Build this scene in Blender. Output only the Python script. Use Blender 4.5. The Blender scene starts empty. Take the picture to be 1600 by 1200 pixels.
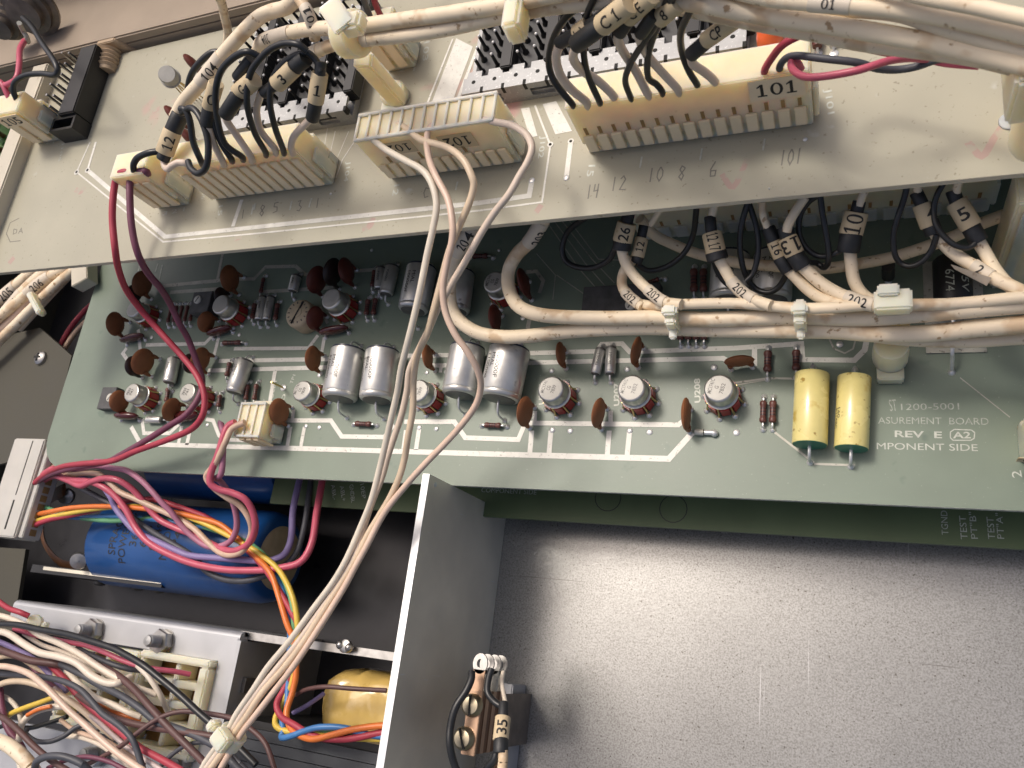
import bpy, bmesh, math, random
from mathutils import Vector, Matrix
R = math.radians
random.seed(7)
S = 0.001                       # everything below is written in millimetres
sc = bpy.context.scene
col = sc.collection

# ---------------------------------------------------------------- camera, sky, sun
# perspective solved from the vanishing points of the board edges (focal length in pixels of a 1600 px wide picture)
VX = Vector((-2116 - 800, 632 - 600, 0)); VN = Vector((1340 - 800, 1080 - 600, 0))
FOC = math.sqrt(-(VX.x * VN.x + VX.y * VN.y))
DN = Vector((VN.x, VN.y, FOC)).normalized()            # straight down, in camera axes (x right, y down, z forward)
AX = -Vector((VX.x, VX.y, FOC)).normalized()           # board x axis
AZ = -DN
AY = AZ.cross(AX)
HF = 250.0                                             # camera height above the chassis floor, mm
camd = bpy.data.cameras.new('camera'); cam = bpy.data.objects.new('camera', camd); col.objects.link(cam)
rt = Vector((AX.x, AY.x, AZ.x)); dn = Vector((AX.y, AY.y, AZ.y)); fw = Vector((AX.z, AY.z, AZ.z))
m = Matrix.Identity(4)
for i in range(3):
    m[i][0] = rt[i]; m[i][1] = -dn[i]; m[i][2] = -fw[i]
m[2][3] = HF * S
cam.matrix_world = m
camd.sensor_width = 36; camd.lens = FOC / 1600 * 36
camd.clip_start = 0.005; camd.clip_end = 200
camd.dof.use_dof = True; camd.dof.focus_distance = 0.235; camd.dof.aperture_fstop = 45
sc.camera = cam

SUN_EL, SUN_AZ = R(64), R(-44)                         # azimuth measured from +Y towards +X
wd = bpy.data.worlds.new('World'); sc.world = wd; wd.use_nodes = True
nt = wd.node_tree; bg = nt.nodes['Background']
sky = nt.nodes.new('ShaderNodeTexSky'); sky.sky_type = 'NISHITA'; sky.sun_disc = False
sky.sun_elevation = SUN_EL; sky.sun_rotation = SUN_AZ; sky.dust_density = 6.0; sky.air_density = 0.55; sky.ozone_density = 0.0
nt.links.new(sky.outputs[0], bg.inputs[0]); bg.inputs[1].default_value = 0.15
sd = bpy.data.lights.new('sun', 'SUN'); so = bpy.data.objects.new('sun', sd); col.objects.link(so)
sd.energy = 1.5; sd.angle = R(12); sd.color = (1.0, 0.93, 0.84)
sv = Vector((math.sin(SUN_AZ) * math.cos(SUN_EL), math.cos(SUN_AZ) * math.cos(SUN_EL), math.sin(SUN_EL)))
so.rotation_euler = sv.to_track_quat('Z', 'Y').to_euler()
so.location = sv * 0.6
sc.view_settings.view_transform = 'Standard'; sc.view_settings.look = 'None'
sc.view_settings.exposure = 0.03; sc.view_settings.gamma = 1.0

# ---------------------------------------------------------------- helpers
H1, H2, H3 = 168.0, 218.0, 243.0                       # depth below the lens of the three board tops

def P(px, py, h):
    """point (mm) seen at a photo pixel on the horizontal plane h mm below the lens"""
    r = Vector((px - 800, py - 600, FOC)); r *= h / DN.dot(r)
    return Vector((AX.dot(r), AY.dot(r), HF - h))

def pxmm(px, py, h):
    r = Vector((px - 800, py - 600, FOC)); r *= h / DN.dot(r)
    return r.z / FOC

V = Vector
UP = V((0, 0, 1))
BASE = {}

def frame(a):
    a = a.normalized()
    u = a.cross(UP)
    if u.length < 1e-4: u = V((1, 0, 0))
    u.normalize()
    return u, u.cross(a)                               # side, upward-ish

class MB:
    def __init__(s): s.v = []; s.f = []
    def add(s, vs, fs):
        o = len(s.v); s.v += [V(q) for q in vs]; s.f += [tuple(i + o for i in f) for f in fs]; return s
    def box(s, c, d, ax=None):
        c = V(c); ax = ax or (V((1, 0, 0)), V((0, 1, 0)), UP)
        vs = [c + ax[0] * (d[0] / 2 * i) + ax[1] * (d[1] / 2 * j) + ax[2] * (d[2] / 2 * k)
              for k in (-1, 1) for i, j in ((-1, -1), (1, -1), (1, 1), (-1, 1))]
        return s.add(vs, [(3, 2, 1, 0), (4, 5, 6, 7), (0, 1, 5, 4), (1, 2, 6, 5), (2, 3, 7, 6), (3, 0, 4, 7)])
    def bb(s, x0, x1, y0, y1, z0, z1):
        return s.box(((x0 + x1) / 2, (y0 + y1) / 2, (z0 + z1) / 2), (x1 - x0, y1 - y0, z1 - z0))
    def lathe(s, o, a, prof, n=20, ph=0):
        """prof: (t along axis, radius)"""
        o = V(o); a = V(a).normalized(); u, w = frame(a)
        vs = []; fs = []
        for t, r in prof:
            for k in range(n):
                g = 2 * math.pi * k / n + ph
                vs.append(o + a * t + (u * math.cos(g) + w * math.sin(g)) * r)
        for i in range(len(prof) - 1):
            for k in range(n):
                q = (k + 1) % n
                fs.append((i * n + k, (i + 1) * n + k, (i + 1) * n + q, i * n + q))
        fs.append(tuple(range(n))); b = (len(prof) - 1) * n
        fs.append(tuple(b + n - 1 - k for k in range(n)))
        return s.add(vs, fs)
    def cyl(s, a, b, r, r2=None, n=16):
        a = V(a); b = V(b); return s.lathe(a, b - a, [(0, r), ((b - a).length, r if r2 is None else r2)], n)
    def tube(s, pts, r, n=10, flat=1.0):
        pts = [V(p) for p in pts]; k = len(pts); rr = r if isinstance(r, (list, tuple)) else [r] * k
        vs = []; fs = []
        pu = None
        for i, p in enumerate(pts):
            t = (pts[min(i + 1, k - 1)] - pts[max(i - 1, 0)])
            if t.length < 1e-6: t = V((1, 0, 0))
            t.normalize()
            if pu is None: pu, _ = frame(t)
            pu = (pu - t * pu.dot(t)).normalized(); w = pu.cross(t)
            for j in range(n):
                g = 2 * math.pi * j / n
                vs.append(p + (pu * math.cos(g) + w * math.sin(g) * flat) * rr[i])
        for i in range(k - 1):
            for j in range(n):
                q = (j + 1) % n
                fs.append((i * n + j, (i + 1) * n + j, (i + 1) * n + q, i * n + q))
        fs.append(tuple(range(n))); fs.append(tuple((k - 1) * n + n - 1 - j for j in range(n)))
        return s.add(vs, fs)
    def prism(s, poly, z0, z1):
        n = len(poly); vs = [V((p[0], p[1], z0)) for p in poly] + [V((p[0], p[1], z1)) for p in poly]
        ar = sum(poly[i][0] * poly[(i + 1) % n][1] - poly[(i + 1) % n][0] * poly[i][1] for i in range(n))
        fs = [tuple(range(n, 2 * n)), tuple(reversed(range(n)))] + [(i, (i + 1) % n, n + (i + 1) % n, n + i) for i in range(n)]
        if ar < 0: fs = [tuple(reversed(f)) for f in fs]
        return s.add(vs, fs)
    def ribbon(s, pts, w, z0, z1):
        """flat mitred strip of width w along a plan polyline"""
        pts = [V((p[0], p[1])) for p in pts]; k = len(pts); L = []; Rr = []
        for i, p in enumerate(pts):
            d0 = (p - pts[i - 1]).normalized() if i else None
            d1 = (pts[i + 1] - p).normalized() if i < k - 1 else None
            if d0 is None: d0 = d1
            if d1 is None: d1 = d0
            n0 = V((-d0.y, d0.x)); n1 = V((-d1.y, d1.x)); nn = n0 + n1
            nn = nn.normalized() if nn.length > 1e-5 else n0
            q = w / 2 / max(0.35, nn.dot(n0))
            L.append(p + nn * q); Rr.append(p - nn * q)
        for i in range(k - 1):
            s.prism([L[i], Rr[i], Rr[i + 1], L[i + 1]], z0, z1)
        return s
    def ball(s, c, r, n=10, mseg=6, sq=1.0):
        return s.lathe(V(c) - UP * r * sq, UP, [(r * sq * (1 - math.cos(math.pi * i / mseg)), max(0.01, r * math.sin(math.pi * i / mseg))) for i in range(mseg + 1)], n)
    def build(s, name, mat, parent=None, base=None, bevel=0, ang=38):
        me = bpy.data.meshes.new(name)
        if base is None: base = BASE[parent.name] if parent else V((0, 0, 0))
        me.from_pydata([(q - base) * S for q in s.v], [], s.f)
        if bevel:
            bm = bmesh.new(); bm.from_mesh(me)
            es = [e for e in bm.edges if len(e.link_faces) == 2 and e.calc_face_angle(0) > R(50)]
            bmesh.ops.bevel(bm, geom=es, offset=bevel * S, segments=2, affect='EDGES', clamp_overlap=True)
            bm.to_mesh(me); bm.free()
        me.materials.append(mat)
        me.polygons.foreach_set('use_smooth', [True] * len(me.polygons))
        me.set_sharp_from_angle(angle=R(ang))
        o = bpy.data.objects.new(name, me); col.objects.link(o)
        if parent: o.parent = parent; BASE[o.name] = base
        else: o.location = base * S; BASE[o.name] = V(base)
        return o

def tag(o, label=None, cat=None, group=None, kind=None):
    if label: o['label'] = label
    if cat: o['category'] = cat
    if group: o['group'] = group
    if kind: o['kind'] = kind
    return o

def thing(name, label, cat, base, group=None):
    o = bpy.data.objects.new(name, None); col.objects.link(o); o.empty_display_size = 0.004
    o.location = V(base) * S; BASE[o.name] = V(base)
    return tag(o, label, cat, group)

def part(name, me, parent):
    """another object on shared mesh data"""
    o = bpy.data.objects.new(name, me); col.objects.link(o); o.parent = parent; BASE[o.name] = BASE[parent.name]
    return o

def smooth(pts, step=5):
    """Catmull-Rom through the points"""
    pts = [V(p) for p in pts]; out = []
    q = [pts[0] * 2 - pts[1]] + pts + [pts[-1] * 2 - pts[-2]]
    for i in range(1, len(q) - 2):
        a, b, c, d = q[i - 1:i + 3]
        for j in range(step):
            t = j / step
            out.append(0.5 * ((2 * b) + (c - a) * t + (2 * a - 5 * b + 4 * c - d) * t * t + (3 * b - a - 3 * c + d) * t ** 3))
    return out + [pts[-1]]

def path(pl, hs):
    """pixels + depths; hs is one number, a (start,end) pair or one per point -> world points"""
    n = len(pl)
    if not isinstance(hs, (list, tuple)): hs = [hs] * n
    if len(hs) != n:
        hh = []
        for i in range(n):
            t = i / (n - 1) * (len(hs) - 1); k = min(int(t), len(hs) - 2); hh.append(hs[k] + (hs[k + 1] - hs[k]) * (t - k))
        hs = hh
    return [P(p[0], p[1], h) for p, h in zip(pl, hs)]

# ---------------------------------------------------------------- materials
def mat(name, c, rough=.5, metal=0., var=.12, vs=150., bump=0., bs=1500., speck=None, sss=0., spec=.5, coat=0., trans=0., aniso=None):
    m = bpy.data.materials.new(name); m.use_nodes = True; n = m.node_tree; b = n.nodes['Principled BSDF']; L = n.links.new
    tc = n.nodes.new('ShaderNodeTexCoord'); src = tc.outputs['Object']
    oi = n.nodes.new('ShaderNodeObjectInfo'); ad = n.nodes.new('ShaderNodeVectorMath'); ad.operation = 'ADD'
    L(src, ad.inputs[0]); L(oi.outputs['Random'], ad.inputs[1]); src = ad.outputs[0]
    if aniso:
        mp = n.nodes.new('ShaderNodeMapping'); mp.inputs['Scale'].default_value = aniso; L(src, mp.inputs[0]); fine = mp.outputs[0]
    else: fine = src
    no = n.nodes.new('ShaderNodeTexNoise'); no.inputs['Scale'].default_value = vs; no.inputs['Detail'].default_value = 6; L(src, no.inputs['Vector'])
    cr = n.nodes.new('ShaderNodeValToRGB'); L(no.outputs[0], cr.inputs[0])
    cr.color_ramp.elements[0].position = .3; cr.color_ramp.elements[1].position = .7
    cr.color_ramp.elements[0].color = (*[q * (1 - var) for q in c], 1); cr.color_ramp.elements[1].color = (*[min(1, q * (1 + var)) for q in c], 1)
    out = cr.outputs[0]
    for (sc_, amt, scl) in (speck or []):
        n2 = n.nodes.new('ShaderNodeTexNoise'); n2.inputs['Scale'].default_value = scl; n2.inputs['Detail'].default_value = 3; L(fine, n2.inputs['Vector'])
        r2 = n.nodes.new('ShaderNodeValToRGB'); L(n2.outputs[0], r2.inputs[0])
        r2.color_ramp.elements[0].position = 1 - amt; r2.color_ramp.elements[1].position = min(1, 1 - amt + .07)
        mx = n.nodes.new('ShaderNodeMix'); mx.data_type = 'RGBA'; L(r2.outputs[0], mx.inputs[0]); L(out, mx.inputs[6]); mx.inputs[7].default_value = (*sc_, 1)
        out = mx.outputs[2]
    L(out, b.inputs['Base Color'])
    rr = n.nodes.new('ShaderNodeMapRange'); L(no.outputs[0], rr.inputs[0]); rr.inputs[3].default_value = max(0.02, rough * .8); rr.inputs[4].default_value = min(1, rough * 1.2); L(rr.outputs[0], b.inputs['Roughness'])
    b.inputs['Metallic'].default_value = metal; b.inputs['Specular IOR Level'].default_value = spec
    b.inputs['Coat Weight'].default_value = coat
    if sss: b.inputs['Subsurface Weight'].default_value = sss; b.inputs['Subsurface Radius'].default_value = (.016, .011, .006); b.inputs['Subsurface Scale'].default_value = .8
    if trans: b.inputs['Transmission Weight'].default_value = trans
    if bump:
        n3 = n.nodes.new('ShaderNodeTexNoise'); n3.inputs['Scale'].default_value = bs; n3.inputs['Detail'].default_value = 4; L(fine, n3.inputs['Vector'])
        bp = n.nodes.new('ShaderNodeBump'); bp.inputs['Strength'].default_value = bump; bp.inputs['Distance'].default_value = .0004; L(n3.outputs[0], bp.inputs['Height']); L(bp.outputs[0], b.inputs['Normal'])
    return m

M = {}
M['pcb_pale'] = mat('pale_fibreglass', (.395, .375, .285), .46, var=.08, vs=38, speck=[((.27, .25, .18), .335, 900), ((.50, .29, .26), .345, 34), ((.46, .46, .39), .30, 160)], spec=.4, bump=.05, bs=700)
M['pcb_green'] = mat('green_fibreglass', (.178, .224, .172), .40, var=.09, vs=40, speck=[((.30, .36, .28), .31, 1500), ((.14, .19, .145), .33, 140)], spec=.45, bump=.05, bs=800)
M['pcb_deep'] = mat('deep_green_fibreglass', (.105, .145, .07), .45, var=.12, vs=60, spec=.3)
M['tin'] = mat('tinned_trace', (.62, .61, .56), .52, .2, var=.10, vs=300, speck=[((.36, .35, .31), .37, 1300)], bump=.15, bs=1800)
M['tin_dull'] = mat('dull_tinned_trace', (.44, .43, .37), .5, .2, var=.2, vs=200, speck=[((.22, .21, .18), .39, 900)])
M['etch'] = mat('etched_lettering', (.50, .52, .46), .5, .2, var=.15, vs=900)
M['etch_faint'] = mat('faint_lettering', (.40, .43, .37), .5, .1, var=.3, vs=900)
M['solder'] = mat('solder', (.70, .70, .68), .34, .55, var=.15, vs=600)
M['hole'] = mat('hole_black', (.015, .015, .013), .8)
M['nylon'] = mat('ivory_nylon', (.89, .73, .48), .42, var=.08, vs=110, sss=.85, speck=[((.60, .42, .20), .30, 160)], spec=.4)
M['nylon_rib'] = mat('ivory_nylon_rib', (.90, .74, .50), .45, var=.06, vs=110)
M['nylon_pale'] = mat('pale_nylon', (.85, .77, .55), .4, var=.06, vs=110, sss=.75)
M['nylon_shade'] = mat('amber_slot', (.34, .20, .07), .6, var=.2, vs=300)
M['white_cable'] = mat('aged_white_cable', (.83, .70, .51), .5, var=.06, vs=120, speck=[((.42, .28, .15), .365, 520), ((.66, .49, .31), .44, 110)], bump=.1, bs=900, spec=.4)
M['white_wire'] = mat('white_wire', (.74, .65, .53), .4, var=.06, vs=200, speck=[((.5, .36, .25), .30, 300)])
M['cream_wire'] = mat('cream_wire', (.68, .54, .38), .36, var=.08, vs=200)
M['peach_wire'] = mat('peach_wire', (.70, .52, .40), .36, var=.08, vs=200)
M['grey_white_wire'] = mat('grey_white_wire', (.70, .63, .51), .4, var=.08, vs=160, speck=[((.30, .2, .14), .28, 70)])
M['pinkish_wire'] = mat('pinkish_white_wire', (.60, .50, .47), .4, var=.08, vs=160)
M['violet_stripe_wire'] = mat('violet_striped_wire', (.70, .58, .47), .4, var=.06, vs=160, speck=[((.22, .11, .2), .30, 60)])
M['black_wire'] = mat('black_wire', (.018, .019, .020), .38, var=.2, vs=300, spec=.5)
M['black_shrink'] = mat('black_heat_shrink', (.022, .023, .024), .5, var=.3, vs=300, bump=.3, bs=500)
M['paper'] = mat('tan_marker_tape', (.60, .48, .30), .6, var=.08, vs=200, speck=[((.48, .36, .2), .33, 300)])
M['paper_warm'] = mat('warm_label', (.88, .72, .50), .55, var=.06, vs=200)
M['paper_white'] = mat('cream_marker_tape', (.72, .63, .50), .55, var=.08, vs=200, speck=[((.5, .38, .25), .33, 300)])
M['ink'] = mat('black_ink', (.02, .018, .016), .6)
M['pencil'] = mat('pencil_grey', (.20, .19, .16), .6)
M['red_wire'] = mat('red_wire', (.40, .045, .07), .5, var=.1, vs=120)
M['pink_wire'] = mat('pink_red_wire', (.53, .10, .15), .34, var=.1, vs=120)
M['mauve_wire'] = mat('mauve_wire', (.42, .17, .25), .5, var=.1, vs=120)
M['plum_wire'] = mat('plum_wire', (.17, .05, .085), .5, var=.12, vs=120)
M['violet_wire'] = mat('violet_wire', (.24, .19, .38), .5, var=.1, vs=120)
M['orange_wire'] = mat('orange_wire', (.72, .19, .04), .36)
M['yellow_wire'] = mat('yellow_wire', (.70, .50, .08), .36)
M['green_wire'] = mat('green_wire', (.13, .34, .17), .36)
M['blue_wire'] = mat('blue_wire', (.06, .20, .46), .36)
M['slate_wire'] = mat('slate_wire', (.065, .068, .08), .5)
M['brown_wire'] = mat('brown_wire', (.11, .055, .05), .5)
M['tan_wire'] = mat('tan_wire', (.58, .41, .30), .4)
M['can'] = mat('tin_can', (.56, .55, .51), .32, .85, var=.12, vs=500, bump=.06, bs=900)
M['can_top'] = mat('matte_can_top', (.40, .39, .355), .5, .25, var=.1, vs=400, speck=[((.42, .41, .38), .36, 1100)])
M['foil_can'] = mat('foil_capacitor_can', (.66, .65, .61), .36, .7, var=.10, vs=260, bump=.10, bs=500, speck=[((.36, .34, .31), .33, 260)])
M['foil_dark'] = mat('dark_end_seal', (.03, .035, .06), .35, var=.2)
M['resin'] = mat('grey_resin', (.10, .095, .085), .35, var=.25, vs=400)
M['red_plastic'] = mat('red_plastic', (.36, .026, .022), .35, var=.15, vs=200, spec=.6)
M['gold'] = mat('gold_lead', (.62, .47, .22), .3, .9)
M['steel'] = mat('steel', (.42, .41, .39), .3, .9, var=.15, vs=400)
M['disc'] = mat('brown_ceramic', (.25, .092, .034), .6, var=.15, vs=300, bump=.15, bs=1200)
M['disc_red'] = mat('red_brown_ceramic', (.12, .026, .016), .5, var=.15, vs=300)
M['disc_dark'] = mat('near_black_ceramic', (.025, .014, .012), .4, var=.2, vs=300)
M['maroon'] = mat('maroon_dip', (.085, .014, .014), .22, var=.15, vs=300, spec=.6, coat=.4)
M['resistor'] = mat('brown_resistor', (.125, .045, .035), .38, var=.15, vs=400)
M['resistor_band'] = mat('dark_band', (.035, .015, .02), .4)
M['trim_beige'] = mat('beige_trimmer', (.44, .36, .24), .5, var=.12, vs=300)
M['black_plastic'] = mat('black_plastic', (.012, .012, .013), .42, var=.2, vs=200)
M['grey_insul'] = mat('dusty_grey_insulator', (.07, .07, .07), .6, var=.35, vs=300)
M['white_screw'] = mat('white_plastic_screw', (.62, .60, .52), .5)
M['yellow_tape'] = mat('yellow_tape', (.80, .69, .27), .27, var=.10, vs=120, speck=[((.40, .27, .07), .36, 520), ((.62, .46, .12), .40, 150)], spec=.6, coat=.3)
M['green_epoxy'] = mat('green_epoxy', (.015, .17, .10), .35, var=.12, vs=300)
M['alu_frame'] = mat('bright_aluminium', (.34, .345, .345), .48, .5, var=.08, vs=300, speck=[((.5, .5, .5), .38, 1500)], bump=.06, bs=1600)
M['alu_plate'] = mat('brushed_aluminium', (.76, .71, .58), .5, .3, var=.10, vs=60, speck=[((.78, .77, .72), .30, 220)], aniso=(.25, 6, .35), bump=.08, bs=500)
M['alu_edge'] = mat('cut_aluminium', (.74, .75, .75), .4, .6, var=.08, vs=500)
M['floor'] = mat('galvanised_floor', (.31, .31, .30), .27, .5, var=.06, vs=24, speck=[((.13, .12, .105), .36, 1150), ((.11, .07, .045), .245, 120)], bump=.04, bs=1500)
def floor_grain(m):
    n = m.node_tree; L = n.links.new; b = n.nodes['Principled BSDF']; old = b.inputs['Base Color'].links[0].from_socket
    tc = n.nodes.new('ShaderNodeTexCoord')
    no = n.nodes.new('ShaderNodeTexNoise'); no.inputs['Scale'].default_value = 1900; no.inputs['Detail'].default_value = 2; L(tc.outputs['Object'], no.inputs[0])
    cr = n.nodes.new('ShaderNodeValToRGB'); cr.color_ramp.elements[0].position = .30; cr.color_ramp.elements[1].position = .62
    cr.color_ramp.elements[0].color = (.66, .65, .63, 1); cr.color_ramp.elements[1].color = (1.06, 1.06, 1.06, 1); L(no.outputs[0], cr.inputs[0])
    mu = n.nodes.new('ShaderNodeMix'); mu.data_type = 'RGBA'; mu.blend_type = 'MULTIPLY'; mu.inputs[0].default_value = 1; L(old, mu.inputs[6]); L(cr.outputs[0], mu.inputs[7])
    out = mu.outputs[2]
    for sc_, rot, c in (((900, 14, 1), .06, (.5, .5, .5, 1)), ((16, 1000, 1), .5, (.16, .15, .14, 1))):          # long fine scratches
        mp = n.nodes.new('ShaderNodeMapping'); mp.inputs['Scale'].default_value = sc_; mp.inputs['Rotation'].default_value = (0, 0, rot); L(tc.outputs['Object'], mp.inputs[0])
        n2 = n.nodes.new('ShaderNodeTexNoise'); n2.inputs['Scale'].default_value = 1; n2.inputs['Detail'].default_value = 1; L(mp.outputs[0], n2.inputs[0])
        r2 = n.nodes.new('ShaderNodeValToRGB'); r2.color_ramp.elements[0].position = .76; r2.color_ramp.elements[1].position = .80; L(n2.outputs[0], r2.inputs[0])
        mx = n.nodes.new('ShaderNodeMix'); mx.data_type = 'RGBA'; L(r2.outputs[0], mx.inputs[0]); L(out, mx.inputs[6]); mx.inputs[7].default_value = c; out = mx.outputs[2]
    L(out, b.inputs['Base Color'])
floor_grain(M['floor'])
M['dark_floor'] = mat('shaded_black_floor', (.022, .022, .025), .3, .3, var=.2, vs=120, spec=.5)  # near-black base: shade of the deep enclosed compartment is put into the colour
M['wall'] = mat('drab_painted_wall', (.058, .054, .038), .7, var=.12, vs=60, bump=.1, bs=500)
M['frame_tan'] = mat('tan_painted_frame', (.32, .255, .19), .55, var=.10, vs=60, speck=[((.30, .23, .17), .33, 120)])
M['rail'] = mat('cream_rail', (.58, .53, .42), .45, var=.08, vs=60, speck=[((.42, .36, .27), .33, 300)])
M['wood'] = mat('tan_spacer', (.42, .31, .20), .6, var=.15, vs=200)
M['block_grey'] = mat('pale_grey_nylon', (.52, .50, .45), .45, var=.06, vs=100, sss=.1)
M['blue_sleeve'] = mat('blue_sleeve', (.010, .068, .235), .34, var=.08, vs=100, spec=.6, coat=.3)
M['bracket'] = mat('bracket_aluminium', (.45, .46, .475), .45, .5, var=.07, vs=90, aniso=(3, .4, 1), speck=[((.45, .46, .48), .36, 300)])
M['coil_tape'] = mat('amber_coil_tape', (.62, .43, .13), .28, var=.12, vs=80, spec=.6, coat=.4, bump=.7, bs=110)
M['lamination'] = mat('transformer_lamination', (.05, .055, .062), .45, .3, var=.2, vs=60, aniso=(.2, 1, 30), speck=[((.12, .125, .13), .36, 200)])
M['copper'] = mat('copper_strip', (.42, .28, .19), .35, .8, var=.1, vs=200)
M['phenolic'] = mat('brown_phenolic', (.13, .055, .02), .5, var=.2, vs=200)
M['brass_screw'] = mat('dull_brass_screw', (.40, .35, .25), .32, .9, var=.15, vs=300)
M['orange_cap'] = mat('orange_dip', (.78, .14, .04), .3, var=.06, coat=.3)
M['ground'] = mat('grass_ground', (.09, .12, .05), .9, var=.3, vs=6)
M['pink_stain'] = mat('pink_marker_stain', (.40, .365, .285), .5, var=.05, vs=60, speck=[((.43, .305, .255), .56, 260)])
M['leaf'] = mat('leaf_green', (.07, .17, .03), .5, var=.3, vs=40)
M['jack'] = mat('dull_jack_metal', (.20, .17, .14), .4, .6, var=.3, vs=200)

# ---------------------------------------------------------------- lettering
_tc = {}
def glyphs(s, bold=0.0):
    k = (s, bold)
    if k not in _tc:
        cu = bpy.data.curves.new('t', 'FONT'); cu.body = s; cu.size = 1; cu.offset = bold; cu.resolution_u = 3
        ob = bpy.data.objects.new('t', cu); me = bpy.data.meshes.new_from_object(ob)
        vs = [tuple(v.co) for v in me.vertices]; fs = [tuple(p.vertices) for p in me.polygons]
        bpy.data.objects.remove(ob); bpy.data.meshes.remove(me)
        x0 = min(v[0] for v in vs); x1 = max(v[0] for v in vs); y0 = min(v[1] for v in vs); y1 = max(v[1] for v in vs)
        _tc[k] = ([((v[0] - x0) / (x1 - x0), (v[1] - y0) / (y1 - y0)) for v in vs], fs, (x1 - x0) / (y1 - y0))
    return _tc[k]

def _one():
    """a bold numeral one with flag and foot serif, as on the printed tapes"""
    poly = [(.36, .10), (.36, .80), (.08, .70), (.08, .80), (.42, 1), (.62, 1), (.62, .10)]
    return poly, [(.08, 0), (.90, 0), (.90, .105), (.08, .105)]
def marker_glyphs(s, bold):
    vs = []; fs = []; x = 0.
    for ch in s:
        if ch == ' ': x += .35; continue
        if ch == '1':
            for poly in _one():
                o = len(vs); vs += [(x + a * .62, b) for a, b in poly]; fs.append(tuple(range(o, o + len(poly))))
            x += .62 + .12; continue
        if ch == '0':
            o = len(vs); n = 20
            for k in range(n):
                g = 2 * math.pi * k / n; vs += [(x + .33 + .33 * math.cos(g), .5 + .5 * math.sin(g)), (x + .33 + .17 * math.cos(g), .5 + .40 * math.sin(g))]
            fs += [(o + 2 * k, o + 2 * ((k + 1) % n), o + 2 * ((k + 1) % n) + 1, o + 2 * k + 1) for k in range(n)]
            x += .66 + .12; continue
        v, f, asp = glyphs(ch, bold); asp = min(asp, .8); o = len(vs)
        vs += [(x + a * asp, b) for a, b in v]; fs += [tuple(i + o for i in q) for q in f]; x += asp + .12
    W = x - .12
    return [(a / W, b) for a, b in vs], fs, W

def lettering(s, fn, w, h, mat_, parent, bold=.0, cut=0, name='lettering'):
    """fn(u,v) in mm, u in 0..w along the baseline, v in 0..h upward"""
    vs, fs, _ = marker_glyphs(s, bold) if (mat_ is M['ink'] and bold > 0) else glyphs(s, bold)
    me = bpy.data.meshes.new(name); bm = bmesh.new()
    bv = [bm.verts.new((a * w, b * h, 0)) for a, b in vs]
    for f in fs:
        try: bm.faces.new([bv[i] for i in f])
        except ValueError: pass
    bmesh.ops.triangulate(bm, faces=bm.faces[:])
    if cut:
        for ax_, L in ((0, w), (1, h)):
            k = cut
            while k < L:
                co = (k, 0, 0) if ax_ == 0 else (0, k, 0); no = (1, 0, 0) if ax_ == 0 else (0, 1, 0)
                bmesh.ops.bisect_plane(bm, geom=bm.verts[:] + bm.edges[:] + bm.faces[:], plane_co=co, plane_no=no); k += cut
    base = BASE[parent.name]
    for v in bm.verts: v.co = (fn(v.co.x, v.co.y) - base) * S
    bm.to_mesh(me); bm.free(); me.materials.append(mat_)
    o = bpy.data.objects.new(name, me); col.objects.link(o); o.parent = parent; BASE[o.name] = base
    return o

def flat_text(s, a, b, hgt, mat_, parent, bold=0., z=.06, norm=None):
    """text whose baseline runs from world point a to b on a horizontal face"""
    a = V(a); b = V(b); d = b - a; w = d.length; d.normalize(); n = norm or UP; up = n.cross(d)
    return lettering(s, lambda u, v: a + d * u + up * v + n * z, w, hgt, mat_, parent, bold)

def ptext(s, pa, pb, h, hgt, mat_, parent, bold=0.):
    return flat_text(s, P(*pa, h), P(*pb, h), hgt, mat_, parent, bold)

# ================================================================ the setting: chassis floor, compartment floor, walls
XP = -115.9                                             # plane of the divider plate
def slab(name, x0, x1, y0, y1, z0, z1, mm, bevel=0):
    o = MB().bb(x0, x1, y0, y1, z0, z1).build(name, mm, bevel=bevel); tag(o, kind='structure'); return o
slab('floor', XP + 1.2, 190, -150, 215, -13.6, -12, M['floor'])
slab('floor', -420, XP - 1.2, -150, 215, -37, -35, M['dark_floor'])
slab('wall', -420, -300, 205, 207, -35, 30, M['wall'])
slab('ground', -6000, 6000, -6000, 6000, -760, -750, M['ground'])  # outside ground sheet, added so the bounce from below is not black
slab('wall', -300, 190, 205, 207, -35, 75, M['wall'])
lf = MB().bb(-422, -420, -150, 215, -35, 18).build('wall', M['wall']); tag(lf, kind='structure')

# left flange beside the middle board, with its screw
fl = MB(); q = [P(-60, 540, 226), P(62, 512, 226), P(112, 556, 226), P(84, 668, 226), P(70, 708, 226), P(-60, 740, 226)]
fl.prism([(p.x, p.y) for p in q], 22.4, 24)
fl = fl.build('side_flange', M['wall'], base=P(20, 620, 226))
tag(fl, 'drab olive sheet metal flange left of the green board with one round screw', 'metal flange')
def pan_screw(px, py, h, r, label, slot='cross', mm='steel', group=None):
    c = P(px, py, h); t = thing('screw', label, 'screw', c, group)
    MB().lathe(c, UP, [(-3, r * .5), (0, r * .5), (0.02, r), (r * .35, r * .93), (r * .6, r * .6), (r * .68, .1)], 20).build('screw_head', M[mm], t)
    b = MB()
    if slot == 'cross':
        b.box(c + UP * r * .62, (r * 1.1, r * .26, r * .2)); b.box(c + UP * (r * .62 + .01), (r * .26, r * 1.1, r * .2))
    else: b.box(c + UP * r * .6, (r * 1.75, r * .26, r * .26), (V((.8, .6, 0)), V((-.6, .8, 0)), UP))
    b.build('drive_slot', M['hole'], t); return t
pan_screw(65, 560, 226, 3.4, 'round cross-head screw in the olive flange left of the green board')
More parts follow.
